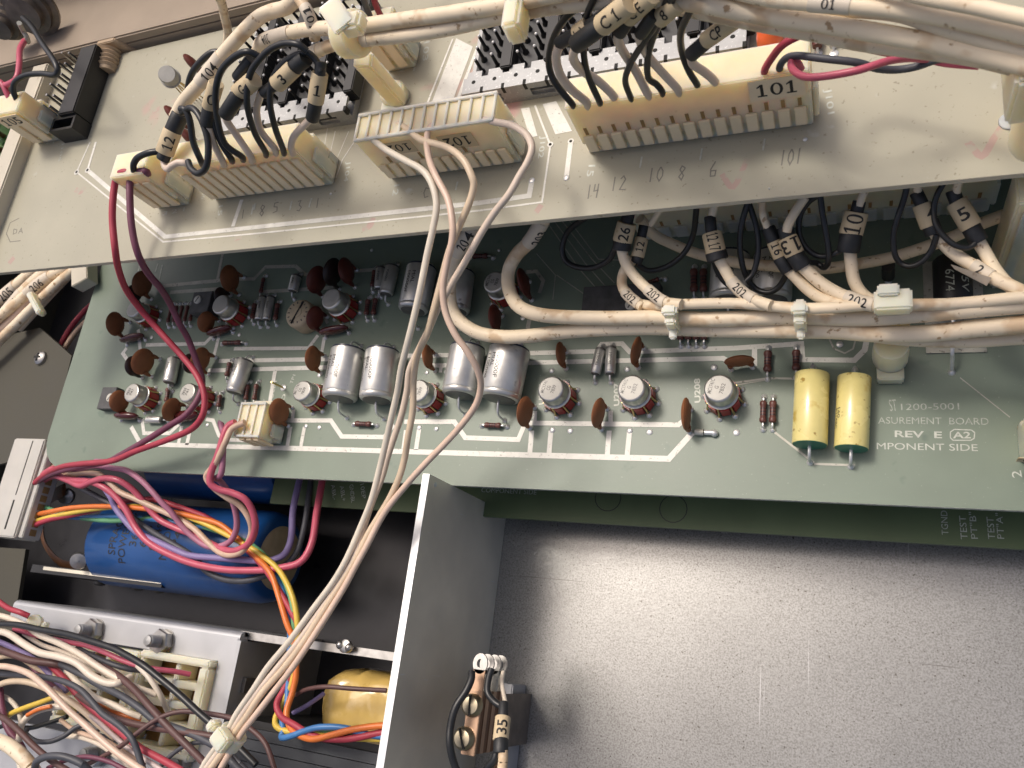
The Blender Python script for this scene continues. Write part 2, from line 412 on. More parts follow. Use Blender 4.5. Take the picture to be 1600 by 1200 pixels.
# side panel below the flange (drops to the compartment floor)
sp = MB(); q = [P(-80, 850, 262), P(40, 858, 262), P(20, 985, 262), P(-80, 1000, 262)]
sp.prism([(p.x, p.y) for p in q], -14, -12)
sp = sp.build('side_shelf', M['wall'], base=P(0, 900, 262)); tag(sp, 'dark olive shelf under the pale grey plug at the left edge', 'metal shelf')

# ================================================================ divider plate
dv = thing('divider_plate', 'tall brushed aluminium plate standing upright between dark and bright compartments', 'divider plate', V((XP, 0, 0)))
yb = min(P(668, 737, 203).y, P(1200, 780, H2).y - .15)
MB().bb(XP - 1.1, XP + 1.1, -150, yb, -35, 47).build('plate', M['alu_plate'], dv)
MB().bb(XP - 1.13, XP + 1.13, -150, yb + .02, 46.9, 47.25).build('cut_edge', M['alu_edge'], dv)
MB().bb(XP - 1.1, XP + 1.1, yb, yb + 22, -35, 4.5).build('plate_foot', M['alu_plate'], dv)
MB().lathe(V((XP + 1.1, yb - 2.2, 43)), (1, 0, 0), [(0, .7), (.25, .7), (.35, .2)], 14).build('rivet', M['alu_edge'], dv)

# ================================================================ circuit boards
def board(name, label, poly, h, mm, th=1.6):
    c = sum(poly, V((0, 0, 0))) / len(poly); t = thing(name, label, 'circuit board', V((c.x, c.y, HF - h)))
    MB().prism([(p.x, p.y) for p in poly], HF - h - th, HF - h).build('board', M[mm], t)
    return t
yu = P(800, 348, H1).y; xl = P(-2, 345, H1).x
B1 = board('circuit_board', 'pale cream fibreglass board on top with pencilled numbers along its edge',
           [V((-299, yu, 0)), V((150, yu, 0)), V((150, 197, 0)), V((-299, 197, 0))], H1, 'pcb_pale')
ym = P(1200, 780, H2).y; x2 = P(85, 650, H2).x
c2 = [V((x2, 196, 0)), V((x2, ym + 13, 0))] + [V((x2 + 13 - 13 * math.cos(a), ym + 13 - 13 * math.sin(a), 0)) for a in (R(18), R(36), R(54), R(72), R(90))] + [V((130, ym, 0)), V((130, 196, 0))]
B2 = board('circuit_board', 'green measurement board with silver traces, red-footed cans and yellow capacitors', c2, H2, 'pcb_green')
y3 = P(1200, 834, H3).y; x3 = P(421, 788, H3).x
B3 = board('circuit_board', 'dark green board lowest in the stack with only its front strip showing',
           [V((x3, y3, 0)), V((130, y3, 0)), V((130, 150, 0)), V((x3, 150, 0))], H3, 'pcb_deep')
# sawn pale front edges
MB().bb(-299, 150, yu - .06, yu, HF - H1 - 1.6, HF - H1 - .05).build('sawn_edge', M['rail'], B1)
MB().bb(x2 + 13, 130, ym - .06, ym, HF - H2 - 1.6, HF - H2 - .05).build('sawn_edge', M['etch_faint'], B2)

def trace(B, h, pts, wpx, mm='tin', k=0):
    w = [P(p[0], p[1], h) for p in pts]; px = pxmm(*pts[len(pts) // 2], h)
    MB().ribbon([(q.x, q.y) for q in w], wpx * px, HF - h, HF - h + .07 + .012 * (k % 4)).build('trace', M[mm], B)
_pads = {}
def pad(B, h, px, py, rpx, hole=False, mm='solder', name='pad'):
    p = P(px, py, h); r = rpx * pxmm(px, py, h)
    b = MB().lathe(p, UP, [(0, r), (.16, r), (.3, r * .7), (.36, .1)] if not hole else [(0, r), (.14, r), (.145, r * .55), (.1, r * .5), (.1, .02)], 14)
    o = b.build(name, M[mm], B)
    if hole: MB().lathe(p, UP, [(.05, r * .5), (.15, r * .5)], 10).build('drill_hole', M['hole'], B)

# ---- middle board traces
T2 = [([(205, 667), (220, 694), (440, 700), (750, 709), (1045, 717), (1082, 676)], 8.5),
      ([(445, 657), (517, 657), (534, 682), (600, 683), (616, 664)], 7), ([(632, 659), (710, 659), (727, 684), (810, 687), (821, 660)], 7.5),
      ([(826, 661), (1060, 664), (1074, 653)], 8),
      ([(831, 673), (828, 707)], 8), ([(861, 673), (858, 708)], 8), ([(952, 673), (949, 711)], 8), ([(984, 673), (980, 712)], 8),
      ([(836, 642), (835, 660)], 7), ([(954, 642), (954, 662)], 7), ([(454, 667), (449, 698)], 7), ([(476, 667), (470, 699)], 6.5),
      ([(655, 670), (650, 703)], 7.5), ([(634, 672), (630, 701)], 6), ([(459, 640), (457, 655)], 6),
      ([(366, 545), (482, 544), (497, 524)], 6), ([(342, 564), (520, 561)], 7), ([(325, 579), (510, 574)], 7), ([(507, 527), (503, 550)], 6),
      ([(632, 556), (705, 555)], 7), ([(672, 571), (698, 571)], 7), ([(690, 571), (688, 582)], 6),
      ([(822, 552), (932, 549), (940, 538), (972, 537), (984, 550), (1085, 546), (1150, 544), (1252, 537), (1254, 562), (1335, 563), (1351, 547), (1356, 524)], 8),
      ([(822, 567), (1130, 560), (1142, 567)], 8), ([(1179, 543), (1179, 572)], 8),
      ([(222, 655), (225, 677), (265, 677), (281, 662)], 6), ([(198, 544), (192, 552), (203, 568)], 6), ([(216, 515), (220, 552)], 6),
      ([(228, 539), (320, 537), (333, 524)], 6), ([(342, 526), (334, 558)], 6), ([(430, 580), (421, 632)], 7), ([(284, 666), (279, 694)], 6.5), ([(298, 668), (292, 695)], 7),
      ([(322, 655), (333, 657), (342, 680), (352, 690)], 6), ([(355, 687), (440, 690)], 6),
      ([(1253, 541), (1253, 541 + 12)], 8)]
for i, (p, w) in enumerate(T2): trace(B2, H2, p, w, 'tin', i)
T2d = [([(254, 447), (346, 438)], 6), ([(340, 436), (349, 393)], 5), ([(266, 457), (349, 451)], 6), ([(374, 436), (397, 436), (415, 417), (462, 416), (477, 429), (590, 421)], 5.5),
       ([(410, 456), (524, 449)], 6), ([(500, 480), (512, 505)], 5), ([(822, 425), (838, 424), (849, 439), (843, 458)], 6), ([(828, 495), (824, 517)], 7),
       ([(850, 340), (905, 420), (940, 460)], 1.4), ([(862, 340), (915, 412), (950, 452)], 1.4), ([(874, 340), (925, 405), (960, 442)], 1.4), ([(886, 340), (935, 405), (1000, 408)], 1.4), ([(932, 468), (945, 466)], 2), ([(838, 396), (868, 430), (864, 468)], 1.2),
       ([(870, 430), (925, 468), (950, 465)], 1.4),
       ([(1250, 530), (1285, 526), (1295, 528), (1303, 545), (1320, 552), (1333, 545), (1337, 530)], 2.4), ([(1128, 601), (1200, 591), (1266, 592)], 3), ([(1206, 672), (1272, 723)], 3.4), ([(1272, 725), (1336, 727)], 3.6),
       ([(1500, 590), (1578, 652)], 1.5), ([(1130, 605), (1196, 594)], 1.5)]
for i, (p, w) in enumerate(T2d): trace(B2, H2, p, w, 'tin_dull', i + 1)
for x, y, r in [(499, 586, 3.6), (667, 582, 3.6), (499, 668, 3.5), (682, 670, 3.8), (862, 579, 4.2), (980, 577, 4.2), (1116, 574, 5), (891, 673, 4.5), (1015, 675, 4.8), (1151, 676, 5.2), (863, 672, 4.5),
                (984, 673, 4.5), (1312, 538, 5.3), (478, 666, 3.5), (655, 668, 4), (313, 470, 3.5), (868, 498, 4), (817, 497, 4), (237, 527, 3), (374, 523, 3), (324, 664, 3), (697, 581, 3.6), (581, 391, 2.5), (780, 391, 2.5)]:
    pad(B2, H2, x, y, r)
for i, w in enumerate([(216, 424, 219, 412), (243, 425, 247, 412), (249, 437, 254, 414)]):
    trace(B2, H2, [(w[0], w[1]), (w[2], w[3])], 2.5, 'etch_faint', i)
# ---- middle board lettering
E = M['etch']
ptext('1200-5001', (1408, 641), (1499, 640), H2, 1.75, M['etch_faint'], B2); ptext('ST', (1391, 643), (1402, 642), H2, 3.2, M['etch_faint'], B2)
ptext('ASUREMENT  BOARD', (1372, 662), (1545, 664), H2, 1.8, M['etch_faint'], B2)
ptext('REV  E', (1398, 683), (1472, 685), H2, 1.75, E, B2, .02); ptext('A2', (1489, 685), (1517, 685), H2, 1.7, E, B2, .02)
ptext('MPONENT SIDE', (1370, 702), (1528, 705), H2, 1.75, E, B2)
rb = [(1491, 671), (1518, 672), (1523, 676), (1522, 685), (1517, 688), (1489, 688), (1485, 684), (1485, 675)]
for i in range(0, 8, 2): trace(B2, H2, [rb[i], rb[(i + 1) % 8]], 1.6, 'etch', i)
for i in range(1, 8, 2): trace(B2, H2, [rb[i], rb[(i + 1) % 8]], 1.6, 'etch', i)
ptext('U208', (1095, 629), (1094, 591), H2, 1.75, E, B2, .03); ptext('U207', (968, 634), (968, 598), H2, 1.75, E, B2, .03); ptext('U206', (850, 632), (850, 598), H2, 1.75, E, B2, .03)
ptext('star', (427, 622), (434, 590), H2, 1.5, E, B2); ptext('10', (442, 634), (447, 616), H2, 1.5, E, B2); ptext('V', (410, 632), (415, 628), H2, 1.4, E, B2); ptext('TP1', (457, 600), (462, 586), H2, 1.3, E, B2)
ptext('2', (1597, 746), (1595, 735), H2, 2.0, E, B2)
# ---- deep board lettering (faint)
F = M['etch_faint']
for s, a, b in [('TGND', (1482, 836), (1480, 798)), ('TEST', (1512, 843), (1509, 806)), ('PT"B"', (1528, 842), (1524, 800)), ('TEST', (1555, 843), (1552, 808)), ('PT"A"', (1569, 842), (1566, 802)),
                ('ABL-', (517, 758), (521, 782)), ('ABL+', (531, 760), (535, 784)), ('GNDBL', (546, 758), (549, 786)), ('10EP', (563, 757), (566, 780)), ('COMPONENT SIDE', (752, 769), (838, 773))]:
    ptext(s, a, b, H3, 1.6, F, B3)
for cx, cy in ((950, 778), (1052, 795)):
    MB().ribbon([(P(cx, cy, H3).x + 4.2 * math.cos(a * .35), P(cx, cy, H3).y + 4.2 * math.sin(a * .35)) for a in range(19)], .25, HF - H3, HF - H3 + .05).build('ring_mark', M['black_plastic'], B3)

# ---- upper board traces
T1 = [([(120, 269), (255, 378), (400, 365), (750, 329), (847, 316), (858, 240), (860, 227), (836, 165)], 3.2), ([(137, 266), (258, 370), (400, 355), (750, 317), (827, 306), (831, 283)], 8.5),
      ([(120, 269), (141, 222)], 2.6), ([(137, 266), (150, 222)], 4.5), ([(892, 221), (885, 277)], 8), ([(378, 312), (364, 354)], 7),
      ([(560, 212), (535, 250), (525, 278)], 1.5), ([(514, 250), (524, 205)], 1.3), ([(512, 200), (505, 240)], 1.2), ([(545, 205), (528, 245)], 1.2)]
for i, (p, w) in enumerate(T1): trace(B1, H1, p, w, 'tin', i)
def patch(pts, k):
    MB().prism([(P(*p, H1).x, P(*p, H1).y) for p in pts], HF - H1, HF - H1 + .07 + .012 * k).build('copper_patch', M['tin'], B1)
patch([(713, 60), (739, 73), (702, 172), (668, 178)], 0); patch([(706, 62), (709, 60), (663, 178), (659, 180)], 1); patch([(744, 74), (748, 76), (712, 170), (707, 171)], 2); patch([(752, 78), (755, 80), (728, 158), (717, 168)], 3)
patch([(848, 163), (869, 158), (894, 205), (868, 210)], 1); patch([(814, 170), (827, 168), (840, 213), (828, 215)], 2)
for x, y in ((120, 269), (137, 266), (860, 226), (892, 221)): pad(B1, H1, x, y, 5, True, 'tin')
for x, y, r in ((885, 278, 5), (831, 282, 5), (1258, 218, 3.5), (1202, 295, 1.5), (1303, 84, 7), (1279, 83, 6), (517, 303, 2)): pad(B1, H1, x, y, r)
for i, (a, b) in enumerate([((712, 297), (715, 284)), ((1000, 262), (1003, 245)), ((1094, 250), (1097, 232)), ((1192, 235), (1195, 217)), ((393, 335), (396, 320)), ((453, 328), (456, 314)), ((483, 324), (487, 310)), ((397, 328), (399, 318))]):
    trace(B1, H1, [a, b], 2.6, 'etch', i)
for s, a, b, hh in [('J101', (1285, 140), (1290, 180), 2.0), ('J102', (843, 213), (838, 248), 2.0), ('J104', (540, 253), (535, 285), 2.0), ('15', (920, 258), (916, 276), 1.8), ('12', (616, 289), (613, 306), 1.8),
                    ('2 1', (620, 113), (648, 111), 1.5), ('103', (663, 66), (660, 96), 1.9), ('3 2 1', (254, 337), (288, 330), 1.5), ('15', (342, 322), (340, 338), 1.7), ('106', (317, 296), (314, 312), 1.6),
                    ('J105', (97, 223), (90, 253), 1.5), ('2 1', (70, 226), (84, 224), 1.3)]:
    ptext(s, a, b, H1, hh, E, B1, .01)
# pencilled numbers, drawn as thin strokes
PEN = {'0': [[(.5, 1), (.15, .7), (.1, .3), (.45, 0), (.85, .35), (.85, .7), (.5, 1)]], '1': [[(.5, 1), (.42, 0)]], '2': [[(.1, .8), (.5, 1), (.8, .75), (.1, .05), (.95, 0)]], '3': [[(.1, .95), (.6, 1), (.35, .6), (.8, .35), (.5, 0), (.05, .1)]],
       '4': [[(.15, 1), (.05, .5), (.85, .55)], [(.75, 1), (.6, 0)]], '5': [[(.85, 1), (.25, .95), (.2, .6), (.7, .55), (.75, .15), (.1, 0)]], '6': [[(.6, 1), (.15, .5), (.2, .05), (.7, .05), (.75, .4), (.2, .4)]],
       '8': [[(.8, .85), (.4, 1), (.2, .75), (.7, .3), (.5, 0), (.15, .25), (.75, .75), (.8, .85)]], 'D': [[(.1, 1), (.1, 0), (.8, .2), (.8, .8), (.1, 1)]], 'A': [[(0, 0), (.5, 1), (.9, 0)], [(.2, .4), (.75, .4)]], 'C': [[(.9, .9), (.3, 1), (.05, .5), (.3, 0), (.9, .1)]]}
def pencil(s, px, py, wpx, hpx, gap=1.25):
    b = MB()
    for i, ch in enumerate(s):
        for st in PEN[ch]:
            pts = [P(px + (i * gap + u) * wpx + v * hpx * .12, py - v * hpx - (i * gap + u) * wpx * .11, H1) for u, v in st]
            b.ribbon([(p.x, p.y) for p in pts], .32, HF - H1, HF - H1 + .03)
    b.build('pencil_mark', M['pencil'], B1)
for a in [('14', 915, 311, 9, 22), ('12', 953, 299, 11, 22), ('10', 1011, 285, 11, 22), ('8', 1058, 282, 13, 22), ('6', 1107, 277, 14, 24), ('101', 1217, 259, 10, 24), ('8', 404, 338, 10, 17), ('5', 425, 333, 10, 16), ('3', 463, 330, 9, 16), ('1', 492, 325, 7, 15), ('C', 661, 309, 9, 15), ('1', 376, 342, 6, 14)]: pencil(*a)
MB().ribbon([(P(x, y, H1).x, P(x, y, H1).y) for x, y in [(30, 341), (16, 348), (10, 365), (16, 378), (32, 376)]], .35, HF - H1, HF - H1 + .03).build('pencil_mark', M['pencil'], B1)
pencil('DA', 20, 366, 7, 8)
for pts, w in [([(1128, 272), (1146, 292), (1168, 248)], 9), ([(1512, 222), (1534, 244), (1552, 218), (1566, 198)], 11), ([(566, 358), (578, 352), (582, 340)], 12), ([(118, 296), (126, 300), (132, 292)], 9), ([(836, 334), (846, 320)], 10), ([(14, 412), (22, 402)], 10), ([(366, 374), (378, 370)], 8), ([(238, 176), (250, 168)], 9)]:
    q = smooth([P(*p, H1) for p in pts], 4); MB().ribbon([(p.x, p.y) for p in q], w * pxmm(*pts[0], H1), HF - H1, HF - H1 + .02).build('pink_mark', M['pink_stain'], B1)

# ================================================================ cabinet frame at the top left, cream rail
yk = 197
fr = thing('cabinet_frame', 'tan painted box frame running across the top left corner behind the board', 'cabinet frame', V((-250, yk + 20, 82)))
MB().bb(-420, 150, yk + 2, yk + 44, 84, 88).build('frame_lip', M['frame_tan'], fr, bevel=.6)
MB().bb(-420, 150, yk + 42, yk + 46, 66, 130).build('frame_back', M['frame_tan'], fr)
MB().bb(-420, 150, yk + 2, yk + 4, 74, 84).build('frame_web', M['frame_tan'], fr)
rl = thing('edge_rail', 'long cream plastic rail along the left edge of the pale board', 'rail', P(20, 240, 166))
a, b = P(40, 185, 163), P(5, 290, 163); xr = a.x
MB().bb(xr - 7.5, xr + 1, 96, 196, 79.5, 87).build('rail', M['rail'], rl, bevel=.5)

# ================================================================ nylon plug connectors
def connector(label, pa, pb, h, n, H=20., dep=10.5, slots=(), style='slot', cells=False, group='ivory nylon plug connectors', mm='nylon', tabs=True, nm='plug_connector'):
    """front bottom edge runs from pixel pa to pixel pb on the board h below the lens"""
    a = P(*pa, h); b = P(*pb, h); x0, x1, y0, z = a.x, b.x, a.y * .5 + b.y * .5, HF - h
    t = thing(nm, label, 'connector', V(((x0 + x1) / 2, y0, z)), group)
    mx = M[mm]; pit = (x1 - x0 - 1.5) / n
    hd = MB(); k = max(1, n // 6); w = (x1 - x0) / k
    for i in range(k): hd.bb(x0 + i * w + .12, x0 + (i + 1) * w - .12, y0, y0 + dep - 1.5, z, z + 5)
    hd.bb(x0 + 1, x1 - 1, y0 + dep - 2.6, y0 + dep - .6, z, z + H * .62)
    hd.build('header', mx, t, bevel=.25)
    top = z + H
    MB().bb(x0, x1, y0 - 1.0, y0 + dep - 2.7, z + 5.05, top - (.75 if cells else 0)).build('housing', mx, t, bevel=.3)
    if cells:                                           # open top: a rim and thin walls between the wire chambers
        r = MB(); r.bb(x0, x1, y0 - 1.0, y0 - .2, top - .74, top); r.bb(x0, x1, y0 + dep - 3.5, y0 + dep - 2.7, top - .74, top)
        for i in range(n + 1): r.bb(x0 + i * (x1 - x0 - .6) / n, x0 + .6 + i * (x1 - x0 - .6) / n, y0 - .2, y0 + dep - 3.5, top - .74, top - .05)
        r.build('chamber_wall', M['nylon_pale'], t)
    rb = MB().bb(-pit * .36, pit * .36, -.7, 0, 0, (H * .30 if style == 'slot' else H * .66)).build('rib', M['nylon_rib'] if mm == 'nylon' else mx, t, base=V((0, 0, 0)), bevel=.15)
    me = rb.data; rb.parent = None; bpy.data.objects.remove(rb)
    for i in range(n):
        o = part('rib', me, t); o.location = (V((x0 + .75 + (i + .5) * pit, y0 - .98, z + 2.6)) - BASE[t.name]) * S
    if slots:
        sl = MB().bb(-.42, .42, -.12, .2, 0, 2.6).build('slot', M['nylon_shade'], t, base=V((0, 0, 0)))
        me = sl.data; bpy.data.objects.remove(sl)
        for i in slots:
            o = part('slot', me, t); o.location = (V((x0 + .75 + (i + .5) * pit, y0 - .98, z + H * .30 + 3.0)) - BASE[t.name]) * S
    if tabs:
        MB().bb(x1, x1 + 1.3, y0 + .6, y0 + 5, z + 2, z + H * .6).build('end_tab', mx, t, bevel=.3)
    t['_'] = 0; del t['_']
    return t, dict(x0=x0, x1=x1, y=y0 - 1.0, z=z, top=top, pit=pit, dep=dep)

def sticker(t, g, i0, i1, z0, z1, s, flip=False, mm='paper_warm', out=0):
    x0, x1 = g['x0'] + .75 + i0 * g['pit'], g['x0'] + .75 + i1 * g['pit']; y = g['y'] - out
    o = MB().bb(x0, x1, y - .1, y + .1, g['z'] + z0, g['z'] + z1).build('number_label', M[mm], t)
    hh = (z1 - z0) * .62; w = (x1 - x0) * .74; cx = (x0 + x1) / 2; cz = g['z'] + (z0 + z1) / 2; sg = -1 if flip else 1
    lettering(s, lambda u, v: V((cx + sg * (u - w / 2), y - .14, cz + sg * (v - hh / 2))), w, hh, M['ink'], o, .02)

C101, g101 = connector('long ivory fifteen-way plug with 101 sticker at its right end, on the pale board', (920, 241), (1272, 193), H1, 15, slots=range(0, 15))
sticker(C101, g101, 11.6, 14.9, 12.6, 19.2, '101')
C102, g102 = connector('ivory twelve-way plug with open chambers and two upside-down 102 stickers', (611, 280), (816, 254), H1, 12, slots=(1, 4, 8), cells=True)
sticker(C102, g102, 1.8, 4.6, 12.2, 17.2, '102', True, 'paper'); sticker(C102, g102, 6.9, 9.9, 11.0, 16.8, '102', True, 'paper')
C104, g104 = connector('ivory ribbed plug holding looped black leads at the upper left of the pale board', (336, 313), (522, 288), H1, 12, style='rib')
C103, g103 = connector('short ivory ribbed plug with one red and one plum lead', (247, 326), (297, 320), H1, 3, style='rib')
C105, g105 = connector('small ivory plug with 105 sticker beside the black pin strip at far left', (60, 224), (97, 220), H1, 2, style='rib', H=19)
sticker(C105, g105, 0, 2, 12.5, 18.2, '105', out=.8)
C100, g100 = connector('little ivory plug with a red lead behind the nylon cable post at top', (607, 112), (651, 106), H1, 2, style='rib', H=17)
CM, gm = connector('small translucent ivory plug with three pink leads on the green board', (402, 695), (441, 692), H2, 3, H=12.5, dep=14, style='rib', cells=True)
CJ, gj = connector('long pale header lying in the shade beneath the edge of the pale board', (1003, 374), (1545, 331), H2, 18, slots=range(0, 18), mm='nylon_pale')
C2R, g2 = connector('ivory plug cut off by the right picture edge with a torn 2 tag', (1592, 722), (1640, 724), H2, 2, H=15, slots=(0,))
lb = MB().bb(g2['x0'] - 1.5, g2['x0'] + 6, g2['y'] - .3, g2['y'] - .1, g2['z'] + 5.5, g2['z'] + 8.8).build('torn_label', M['paper'], C2R)
lettering('2', lambda u, v: V((g2['x0'] + 1.6 - v, g2['y'] - .35, g2['z'] + 6.2 + u)), 1.9, 1.9, M['ink'], lb, .02)

# ================================================================ pin-field card connectors in their bright metal frames
def card_frame(label, pa, pb, h, nbay, deep, rowsy, group='card connectors in metal frames'):
    a = P(*pa, h); b = P(*pb, h); x0, x1, y0, z = a.x, b.x, (a.y + b.y) / 2, HF - h
    t = thing('card_connector', label, 'card connector', V(((x0 + x1) / 2, y0, z)), group)
    L = x1 - x0; zt = z + 6.5
    f = MB()                                            # front wall with windows: posts and rails round real openings
    f.bb(x0, x1, y0, y0 + .9, z, z + 1.6); f.bb(x0, x1, y0, y0 + .9, z + 4.4, zt)
    nw = max(2, int(L / 13)); w = L / nw
    for i in range(nw + 1):
        c = x0 + i * w; f.bb(max(x0, c - w * .28), min(x1, c + w * .28), y0 + .02, y0 + .88, z + 1.6, z + 4.4)
    f.build('front_wall', M['alu_frame'], t)
    lg = MB().bb(x0, x1, y0 + .9, y0 + 5.2, zt - .9, zt)
    for i in range(nbay * 2): 
        c = x0 + (i + .5) * L / nbay / 2; lg.bb(c - 2.2, c + 2.2, y0 + 5.2, y0 + 7.2, zt - .88, zt - .02)
    lg.build('ledge', M['alu_frame'], t)
    hl = MB()
    for i in range(nbay * 2):
        c = x0 + (i + .5) * L / nbay / 2
        hl.lathe(V((c, y0 + 3.6, zt - .02)), UP, [(0, .62), (.05, .62)], 12)
        hl.bb(c + 2.4, c + 3.3, y0 - .03, y0 + 1.6, zt - 2.2, zt + .03)
    hl.build('ledge_hole', M['hole'], t)
    er = MB(); er.prism([(x0 - 3.6, y0 + .5), (x0 + .01, y0 + .2), (x0 + .01, y0 + 5), (x0 - 3.6, y0 + 4.2)], z + .2, z + 1.2); er.build('mounting_ear', M['alu_frame'], t)
    MB().lathe(V((x0 - 1.9, y0 + 2.4, z + 1.2)), UP, [(0, 1.0), (.3, .9), (.4, .2)], 14).build('rivet', M['solder'], t)
    MB().bb(x0, x1, y0 + .9, y0 + 3 + deep, z + .3, z + 2.6).build('pan', M['alu_frame'], t)
    bw = L / nbay
    bars = MB()
    for i in range(nbay):
        c = x0 + (i + .5) * bw
        fl_ = MB().bb(c - bw * .36, c + bw * .36, y0 + 7, y0 + deep, z + 2.6, z + 3.7); fl_.build('insulator', M['grey_insul'], t)
        bars.bb(x0 + (i + 1) * bw - 1.7, x0 + (i + 1) * bw + 1.7, y0 + 6.2, y0 + deep + 1, z + 2.6, z + 7.6)
    bars.build('partition', M['black_plastic'], t, bevel=.3)
    pb_ = MB(); pt = MB()
    pb_.lathe(V((0, 0, 0)), UP, [(0, .95), (.5, .95), (1.1, .55), (5.2, .45)], 8); pb_.v and None
    pb_.lathe(V((0, 0, 0)), UP, [(5.21, .45), (5.5, .42), (5.7, .2)], 8)
    me = None
    for i in range(nbay):
        for k in (-1, 1):
            for j in range(rowsy):
                p = V((x0 + (i + .5) * bw + k * bw * .19, y0 + 9.2 + j * (deep - 10) / max(1, rowsy - 1) + (.8 if k > 0 else 0), z + 3.7))
                if me is None:
                    o = pb_.build('pin', M['black_plastic'], t, base=V((0, 0, 0))); me = o.data
                    me.materials.append(M['solder'])
                    for pl in me.polygons:
                        if pl.center.z > 5.15 * S: pl.material_index = 1
                else: o = part('pin', me, t)
                o.location = (p - BASE[t.name]) * S
    return t
K2 = card_frame('wide black pin-field connector in a metal frame behind the 101 plug', (737, 166), (1170, 106), H1, 6, 42, 9)
K1 = card_frame('black pin-field connector in a metal frame behind the looped black leads', (362, 222), (556, 196), H1, 4, 42, 9)

# black twelve-pin strip at far left, standing on its nylon spacer stud
a = P(112, 222, H1); t = thing('pin_strip', 'glossy black block with two rows of long bare pins at far left', 'pin strip', a)
L_ = P(172, 112, H1).y - a.y
MB().bb(a.x, a.x + 8.4, a.y + 6, a.y + 6 + L_, a.z, a.z + 8.5).build('strip_body', M['black_plastic'], t, bevel=.4)
e = MB(); e.bb(a.x - 3.5, a.x + 8.4, a.y, a.y + 1, a.z, a.z + 7); e.bb(a.x - 3.5, a.x + 8.4, a.y + 4.9, a.y + 5.9, a.z, a.z + 7); e.bb(a.x - 3.5, a.x - 2.5, a.y + 1, a.y + 4.9, a.z, a.z + 7); e.bb(a.x + 7.4, a.x + 8.4, a.y + 1, a.y + 4.9, a.z, a.z + 7)
e.build('keyway', M['black_plastic'], t)
MB().bb(a.x - 8, a.x - .1, a.y + 6, a.y + 5 + L_, a.z, a.z + 2).build('pin_base', M['grey_insul'], t)
pn = MB().bb(-.4, .4, -.4, .4, 0, 8.8).build('pin', M['steel'], t, base=V((0, 0, 0))); me = pn.data; bpy.data.objects.remove(pn)
for k in range(2):
    for j in range(6):
        o = part('pin', me, t); o.location = V((-2.2 - 4.2 * k, 8.5 + j * (L_ - 5) / 5.3 + k * 1.0, 2)) * S
c = P(148, 84, 160); t = thing('spacer_stud', 'tan hexagon spacer with threaded stud above the black pin strip', 'spacer', c)
MB().lathe(V((c.x, c.y + 12, 80)), (0, -1, 0), [(-10, 9), (5, 9)], 6).build('hex_spacer', M['wood'], t, bevel=.3)
MB().lathe(V((c.x - 1, c.y + 6, 84)), (0.05, -1, -.1), [(0, 4.2)] + [q for i in range(5) for q in ((i * 1.7, 4.6), (i * 1.7 + .85, 3.7))] + [(9, 3.6)], 16).build('threaded_stud', M['wood'], t)

# ================================================================ components
def solder(b, p): b.lathe(p, UP, [(0, .95), (.25, .9), (.7, .45), (.95, .1)], 8)

def to_can(label, px, py, Hh=10.5, scale=1., dec=None, blue=False, group='round metal cans on red feet', h=H2, R_=4.05):
    p = P(px, py, h - Hh * scale); x, y, z = p.x, p.y, HF - h; s = scale
    t = thing('transistor', label, 'transistor', V((x, y, z)), group)
    o = V((x, y, z))
    b = MB()                                            # lobed red foot
    for k in range(8):
        g = math.pi / 4 * k + .2; d = V((math.cos(g), math.sin(g), 0))
        b.box(o + d * 3.5 * s + UP * 2.6 * s, (2.6 * s, 2.5 * s, 4.6 * s), (d, UP.cross(d), UP))
    b.lathe(o, UP, [(.4, 3.6 * s), (5.2 * s, 3.6 * s)], 16)
    b.build('red_foot', M['red_plastic'], t, bevel=.15)
    c = MB().lathe(o + UP * 5.2 * s, UP, [(0, 4.6 * s), (.45 * s, 4.6 * s), (.55 * s, 4.25 * s), (.8 * s, R_ * s), (4.6 * s, R_ * s), (5.05 * s, R_ * s * .95), (5.25 * s, R_ * s * .86), (5.3 * s, .1)], 32).build('can', M['can'], t)
    MB().lathe(o + UP * 10.5 * s, UP, [(-.1, R_ * s * .85), (.04, R_ * s * .85), (.06, R_ * s * .8), (.06, .05)], 28).build('can_top', M['can_top'], t)
    lead = MB(); sl = MB()
    for k in range(8):
        g = math.pi / 4 * k + .2 + math.pi / 8; d = V((math.cos(g), math.sin(g), 0))
        lead.tube([o + d * 4.5 * s + UP * 5.1 * s, o + d * 4.75 * s + UP * 3 * s, o + d * 5.6 * s + UP * .3], .3, 6)
        solder(sl, o + d * 5.7 * s)
    lead.build('lead', M['gold'], t); sl.build('solder_joint', M['solder'], t)
    if dec:
        rows, rot = dec; zz = z + 10.6 * s
        d = V((math.cos(rot), math.sin(rot), 0)); u = UP.cross(d)
        for i, (s_, w) in enumerate(rows):
            c0 = o + u * ((len(rows) - 1) / 2 - i) * 1.55
            a_ = V((c0.x, c0.y, zz)) - d * w / 2
            flat_text(s_, a_, a_ + d * w, 1.15, M['resin'], t, .025, 0.02)
    return t
dec1 = ([('MC1741C', 4.3), ('G', .8), ('7852', 3.0)], R(76)); dec2 = ([('MC1741', 3.8), ('CG', 1.4), ('7839', 2.6)], R(76))
to_can('clean-topped metal can on a red foot beside the etched U208', 1123, 606, dec=dec1)
to_can('metal can on a red foot beside the etched U207, middle of the front right trio', 986, 606, dec=dec1)
to_can('metal can on a red foot just right of the front capacitor pair, below a disc', 860, 607, dec=dec2)
to_can('metal can on a red foot half hidden by hanging wires between two capacitor pairs', 652, 610, scale=.95, dec=dec2)
to_can('metal can on a red foot just left of the front left capacitor pair', 471, 610, scale=.92, dec=dec2)
